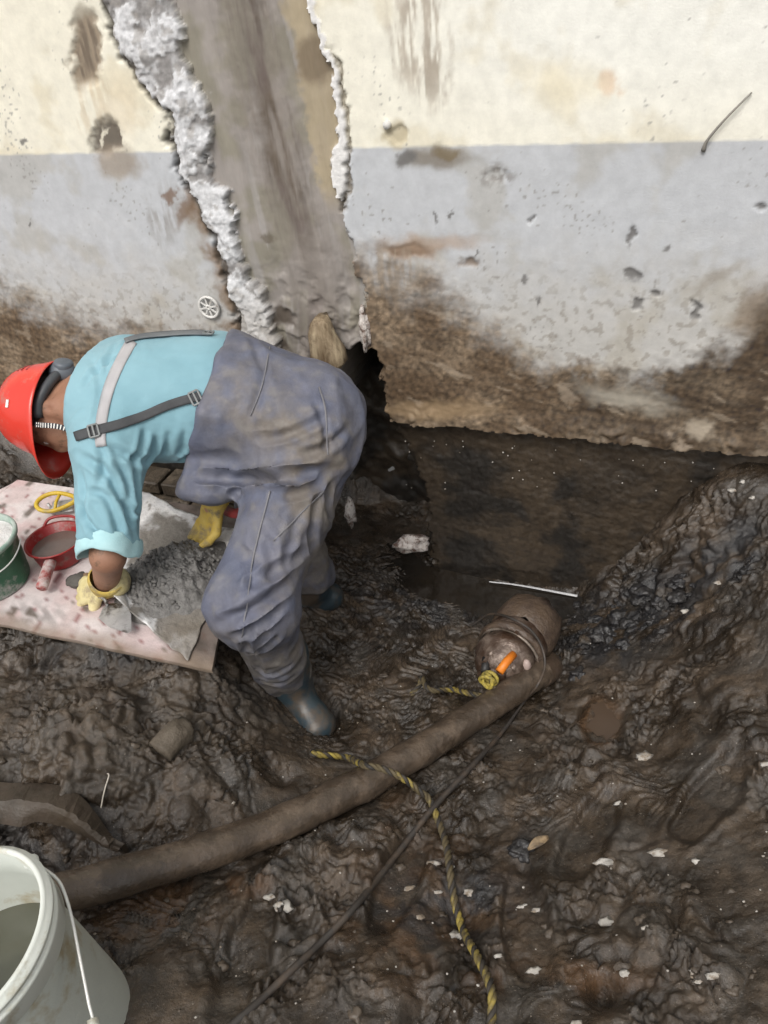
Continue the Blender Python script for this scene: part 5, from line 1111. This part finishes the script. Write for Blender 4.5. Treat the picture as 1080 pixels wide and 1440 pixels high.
# --- gloves
M_glove = pmat('yellow_glove', (.44, .30, .045), (.55, .42, .12), 16, .65, .8, .0012, 140, dirt=.3, dirtcol=(.24, .19, .11), dscale=18)
M_glove2 = pmat('cream_glove', (.52, .44, .20), (.62, .55, .32), 14, .65, .8, .0012, 140, dirt=.25, dirtcol=(.33, .27, .16), dscale=18)
def hand(wr_, dirv, palmn, curl, spread, mat, name, thumb=1, cuff=True):
    """glove: palm, four unequal bent fingers and a thumb leaving the side of the palm"""
    f = nrm(dirv); n = nrm(palmn - f * (palmn @ f)); s = np.cross(f, n) * thumb
    pk = wr_ + f * .085
    chains = []
    for i, (o, L) in enumerate(((.030, .072), (.010, .080), (-.011, .075), (-.030, .060))):
        p = pk + s * o - f * (.004 * abs(i - 1)); d = nrm(f + s * spread * (1.5 - i) * .5); c = [p]
        for k, fr in enumerate((.42, .33, .25)):
            an = curl * (.5 + .5 * k); d2 = nrm(d * math.cos(an) + n * math.sin(an)); c.append(c[-1] + d2 * L * fr); 
        chains.append(c)
    th = [wr_ + f * .030 + s * .030, wr_ + f * .060 + s * .052 + n * .018, wr_ + f * .088 + s * .050 + n * .038, wr_ + f * .105 + s * .040 + n * .050]
    def sd(P):
        d = ecap(P, wr_ + f * .02, wr_ + f * .078, (.032, .018), (.040, .016), s)
        for c in chains:
            for k in range(3): d = smin(d, cap(P, c[k], c[k + 1], .0125 - .0012 * k, .0118 - .0014 * k), .006)
        for k in range(3): d = smin(d, cap(P, th[k], th[k + 1], .0155 - .0015 * k, .0145 - .002 * k), .008)
        if cuff: d = smin(d, ecap(P, wr_ - f * .035, wr_ + f * .025, (.044, .040), (.034, .024), s), .012)
        return d + .0012 * noise(P, 45, 4)
    allp = np.array([wr_ - f * .06] + [p for c in chains for p in c] + th)
    V, F = sdf_mesh(sd, allp.min(0) - .06, allp.max(0) + .06, .0032)
    return mk(name, vsmooth(V, F, 2), F, mat, worker), s, n, f
tgt = onboard(128, 842, .045)
hL = hand(LW, nrm(tgt - LW) + np.array([-.1, .0, -.15]), np.array([.5, .4, -.6]), 1.15, .05, M_glove2, 'glove', thumb=1)
gcf = LW - nrm(LW - LE) * .018
lw_d = nrm(LW - LE); g1 = nrm(np.cross(lw_d, [0, 0, 1])); g2 = np.cross(lw_d, g1)
gv = []; 
for i in range(40):
    a = 2 * PI * i / 40
    for r_g, t_g in ((.0445, -.032), (.049, -.030), (.050, -.012), (.047, .01), (.041, .03), (.038, .032)):
        gv.append(gcf + (g1 * math.cos(a) + g2 * math.sin(a)) * r_g * (1 + .05 * math.sin(2 * a)) + lw_d * (t_g + .005 * math.sin(3 * a)))
gi = np.arange(240).reshape(40, 6); gf = np.stack([gi[:, :-1], np.roll(gi, -1, 0)[:, :-1], np.roll(gi, -1, 0)[:, 1:], gi[:, 1:]], -1).reshape(-1, 4)
mk('glove_cuff', np.array(gv), gf, M_glove, hL[0])
rt_ = atz(287, 752, .505)
hR = hand(RW_, rt_ - RW_, np.array([-.6, -.6, -.2]), .35, .1, M_glove, 'glove', thumb=-1)
# --- trowel in the left glove
tb = onboard(160, 868, .02); td = nrm(onboard(196, 902) - onboard(140, 838)); ts = np.cross([0, 0, 1], td)
trow = thing('trowel', tb, 'small steel trowel with its blade under the torn sack, held in the left glove', 'trowel')
bl_ = [(-.02, .012), (.01, .040), (.06, .034), (.12, .006)]
tv = [tb + td * a + ts * b + [0, 0, .012 - a * .05] for a, b in bl_] + [tb + td * a - ts * b + [0, 0, .012 - a * .05] for a, b in bl_[::-1]]
to = mk('blade', np.array(tv), [tuple(range(8))], bpy.data.materials['grey_steel'], trow, False); _s = to.modifiers.new('thickness', 'SOLIDIFY'); _s.thickness = .002
hn = hL[3]; gpos = LW + hL[3] * .095 + hL[2] * .028
mk('tang', *tube(resample([tb - td * .015 + [0, 0, .013], tb - td * .04 + [0, 0, .03], gpos + hL[1] * .01], .006), .0045, 8), bpy.data.materials['grey_steel'], trow)
mk('handle', *tube([gpos - hL[1] * .06, gpos + hL[1] * .0, gpos + hL[1] * .05], [.012, .0145, .012], 12), pmat('trowel_wood', (.22, .14, .08), (.32, .22, .13), 20, .6), trow)
# --- red tool by the right hand
rk = atz(331, 722, .56); tag(mk('red_tool_grip', *tube(resample([rk + [-.03, .03, -.01], rk, rk + [.035, -.01, .012]], .008), .016, 14), pmat('dull_red', (.26, .03, .035), (.34, .06, .06), 20, .45, .6, .0006, 60, dirt=.2)), 'small dull red tool grip beside the right glove behind the thigh', 'tool')

# --- hard hat
M_hat = pmat('red_hat_plastic', (.60, .042, .027), (.64, .050, .032), 4, .16, .26, .0003, 30, dirt=.14, dirtcol=(.46, .13, .10), dscale=14); M_hatin = pmat('hat_harness', (.03, .033, .038), (.06, .065, .072), 10, .5)
hat = bpy.data.objects.new('hard_hat', None); COL.objects.link(hat); hat.parent = worker; hat.matrix_parent_inverse = worker.matrix_basis.inverted(); hat.matrix_basis = Matrix.Translation(Vector(tup(OC)))
def shell(grow, flare=True):
    V = []; nA, nP = 72, 26
    for j in range(nP):
        t = j / (nP - 1); ph = t * PI / 2
        for i in range(nA):
            a = 2 * PI * i / nA; l = math.cos(a); b = math.sin(a)               # b = +1 back of the head, -1 the visor
            rl, rb_, rc_ = .112 + grow, (.138 if b > 0 else .134) + grow, .158 + grow
            k = math.cos(ph) ** .82
            rib = .0045 * math.exp(-(l * k / .10) ** 2) * sstep(.15, .45, np.array(t)) + .003 * math.exp(-((abs(l * k) - .38) / .08) ** 2) * sstep(.2, .5, np.array(t))
            L_ = rl * l * k; B_2 = rb_ * b * k; C_2 = rc_ * math.sin(ph)
            if flare and t < .16:
                u = (1 - t / .16) ** 2; ext = .010 + (.048 * max(0, -b) ** 2.5); L_ += l * ext * u; B_2 += b * ext * u; C_2 -= .012 * u * (1 + max(0, -b))
            nrmv = np.array([l * k, b * k, math.sin(ph)]); q = np.array([L_, B_2, C_2]) + nrmv * float(rib)
            V.append(OC + LAT * q[0] + BKH * q[1] + CR * (q[2] + .002))
    ii = np.arange(nA * nP).reshape(nP, nA); F = np.stack([ii[:-1], np.roll(ii, -1, 1)[:-1], np.roll(ii, -1, 1)[1:], ii[1:]], -1).reshape(-1, 4)
    return np.array(V), F
v, f = shell(0.0); sh_ = mk('hat_shell', v, f, M_hat, hat); _s = sh_.modifiers.new('thickness', 'SOLIDIFY'); _s.thickness = .003
# vent slot, printed marks
def on_hat(l_ang, t, grow=.003):
    ph = t * PI / 2; k = math.cos(ph) ** .82; l = math.cos(l_ang); b = math.sin(l_ang); return OC + LAT * (.112 + grow) * l * k + BKH * (.137 + grow) * b * k + CR * ((.158 + grow) * math.sin(ph) + .002)
p = on_hat(-.1, .30); q = on_hat(.12, .30); mk('reflector', *bbox((p + q) / 2, nrm(q - p), CR, np.cross(nrm(q - p), CR), .022, .008, .004, .001), pmat('white_reflector', (.7, .68, .62), (.75, .72, .68), 20, .4), hat, False)
for k_, (aa, tt, ln_) in enumerate(((1.05, .22, .030), (1.08, .30, .010), (1.18, .30, .010), (.98, .30, .010), (1.05, .37, .016))):
    p = on_hat(aa - .06 * ln_ / .01, tt, .0022); q = on_hat(aa + .06 * ln_ / .01, tt, .0022); mk('print_mark', *bbox((p + q) / 2, nrm(q - p), CR, np.cross(nrm(q - p), CR), ln_, .004, .0015, 0), pmat('dark_print', (.22, .03, .03), (.25, .04, .03), 20, .6), hat, False)
# headband, ratchet knob, chin strap
hb = [hp(.086 * math.cos(a), .012 + .108 * math.sin(a), -.006 - .028 * max(0, math.sin(a))) for a in np.linspace(-.35, PI + .35, 40)]
mk('headband', *tube(np.array(hb), .014, 10, flat=1.0, up0=tuple(CR)), M_hatin, hat)
kc = at(83, 523, 2.13); kd = nrm(kc - hp(.0, .05, -.03))
mk('ratchet_housing', *lump(hp(.03, .112, -.032), .036, 4, .08, 1, (1.1, .8, .9), 3), pmat('slate_plastic', (.075, .088, .105), (.10, .115, .135), 12, .4, .5), hat)
kdir = nrm(.75 * BKH + .45 * LAT - .15 * CR); kcen = hp(.034, .125, -.036)
mk('ratchet_knob', *lathe([(.026, .0), (.027, .012), (.024, .018), (.018, .020), (.0, .020)], 28, kcen, kdir), bpy.data.materials['slate_plastic'], hat)
M_strip = pmat('strap_dark', (.03, .03, .04), (.05, .05, .06), 30, .8)
cs_ = resample([at(50, 597, 2.10), at(62, 598, 2.085), at(76, 599, 2.08), at(90, 602, 2.085), at(106, 608, 2.09)], .004)
mk('chin_strap', *tube(cs_, .0075, 10, flat=.35, up0=tuple(-vdir)), M_strip, hat)
for k in range(1, len(cs_) - 1, 2): 
    d_ = nrm(cs_[k + 1] - cs_[k - 1]); e_ = nrm(np.cross(d_, vdir)); mk('strap_stripe', *bbox(cs_[k] - vdir * .0032, d_, e_, -vdir, .003, .013, .0016, 0), bpy.data.materials['white_reflector'], hat, False)
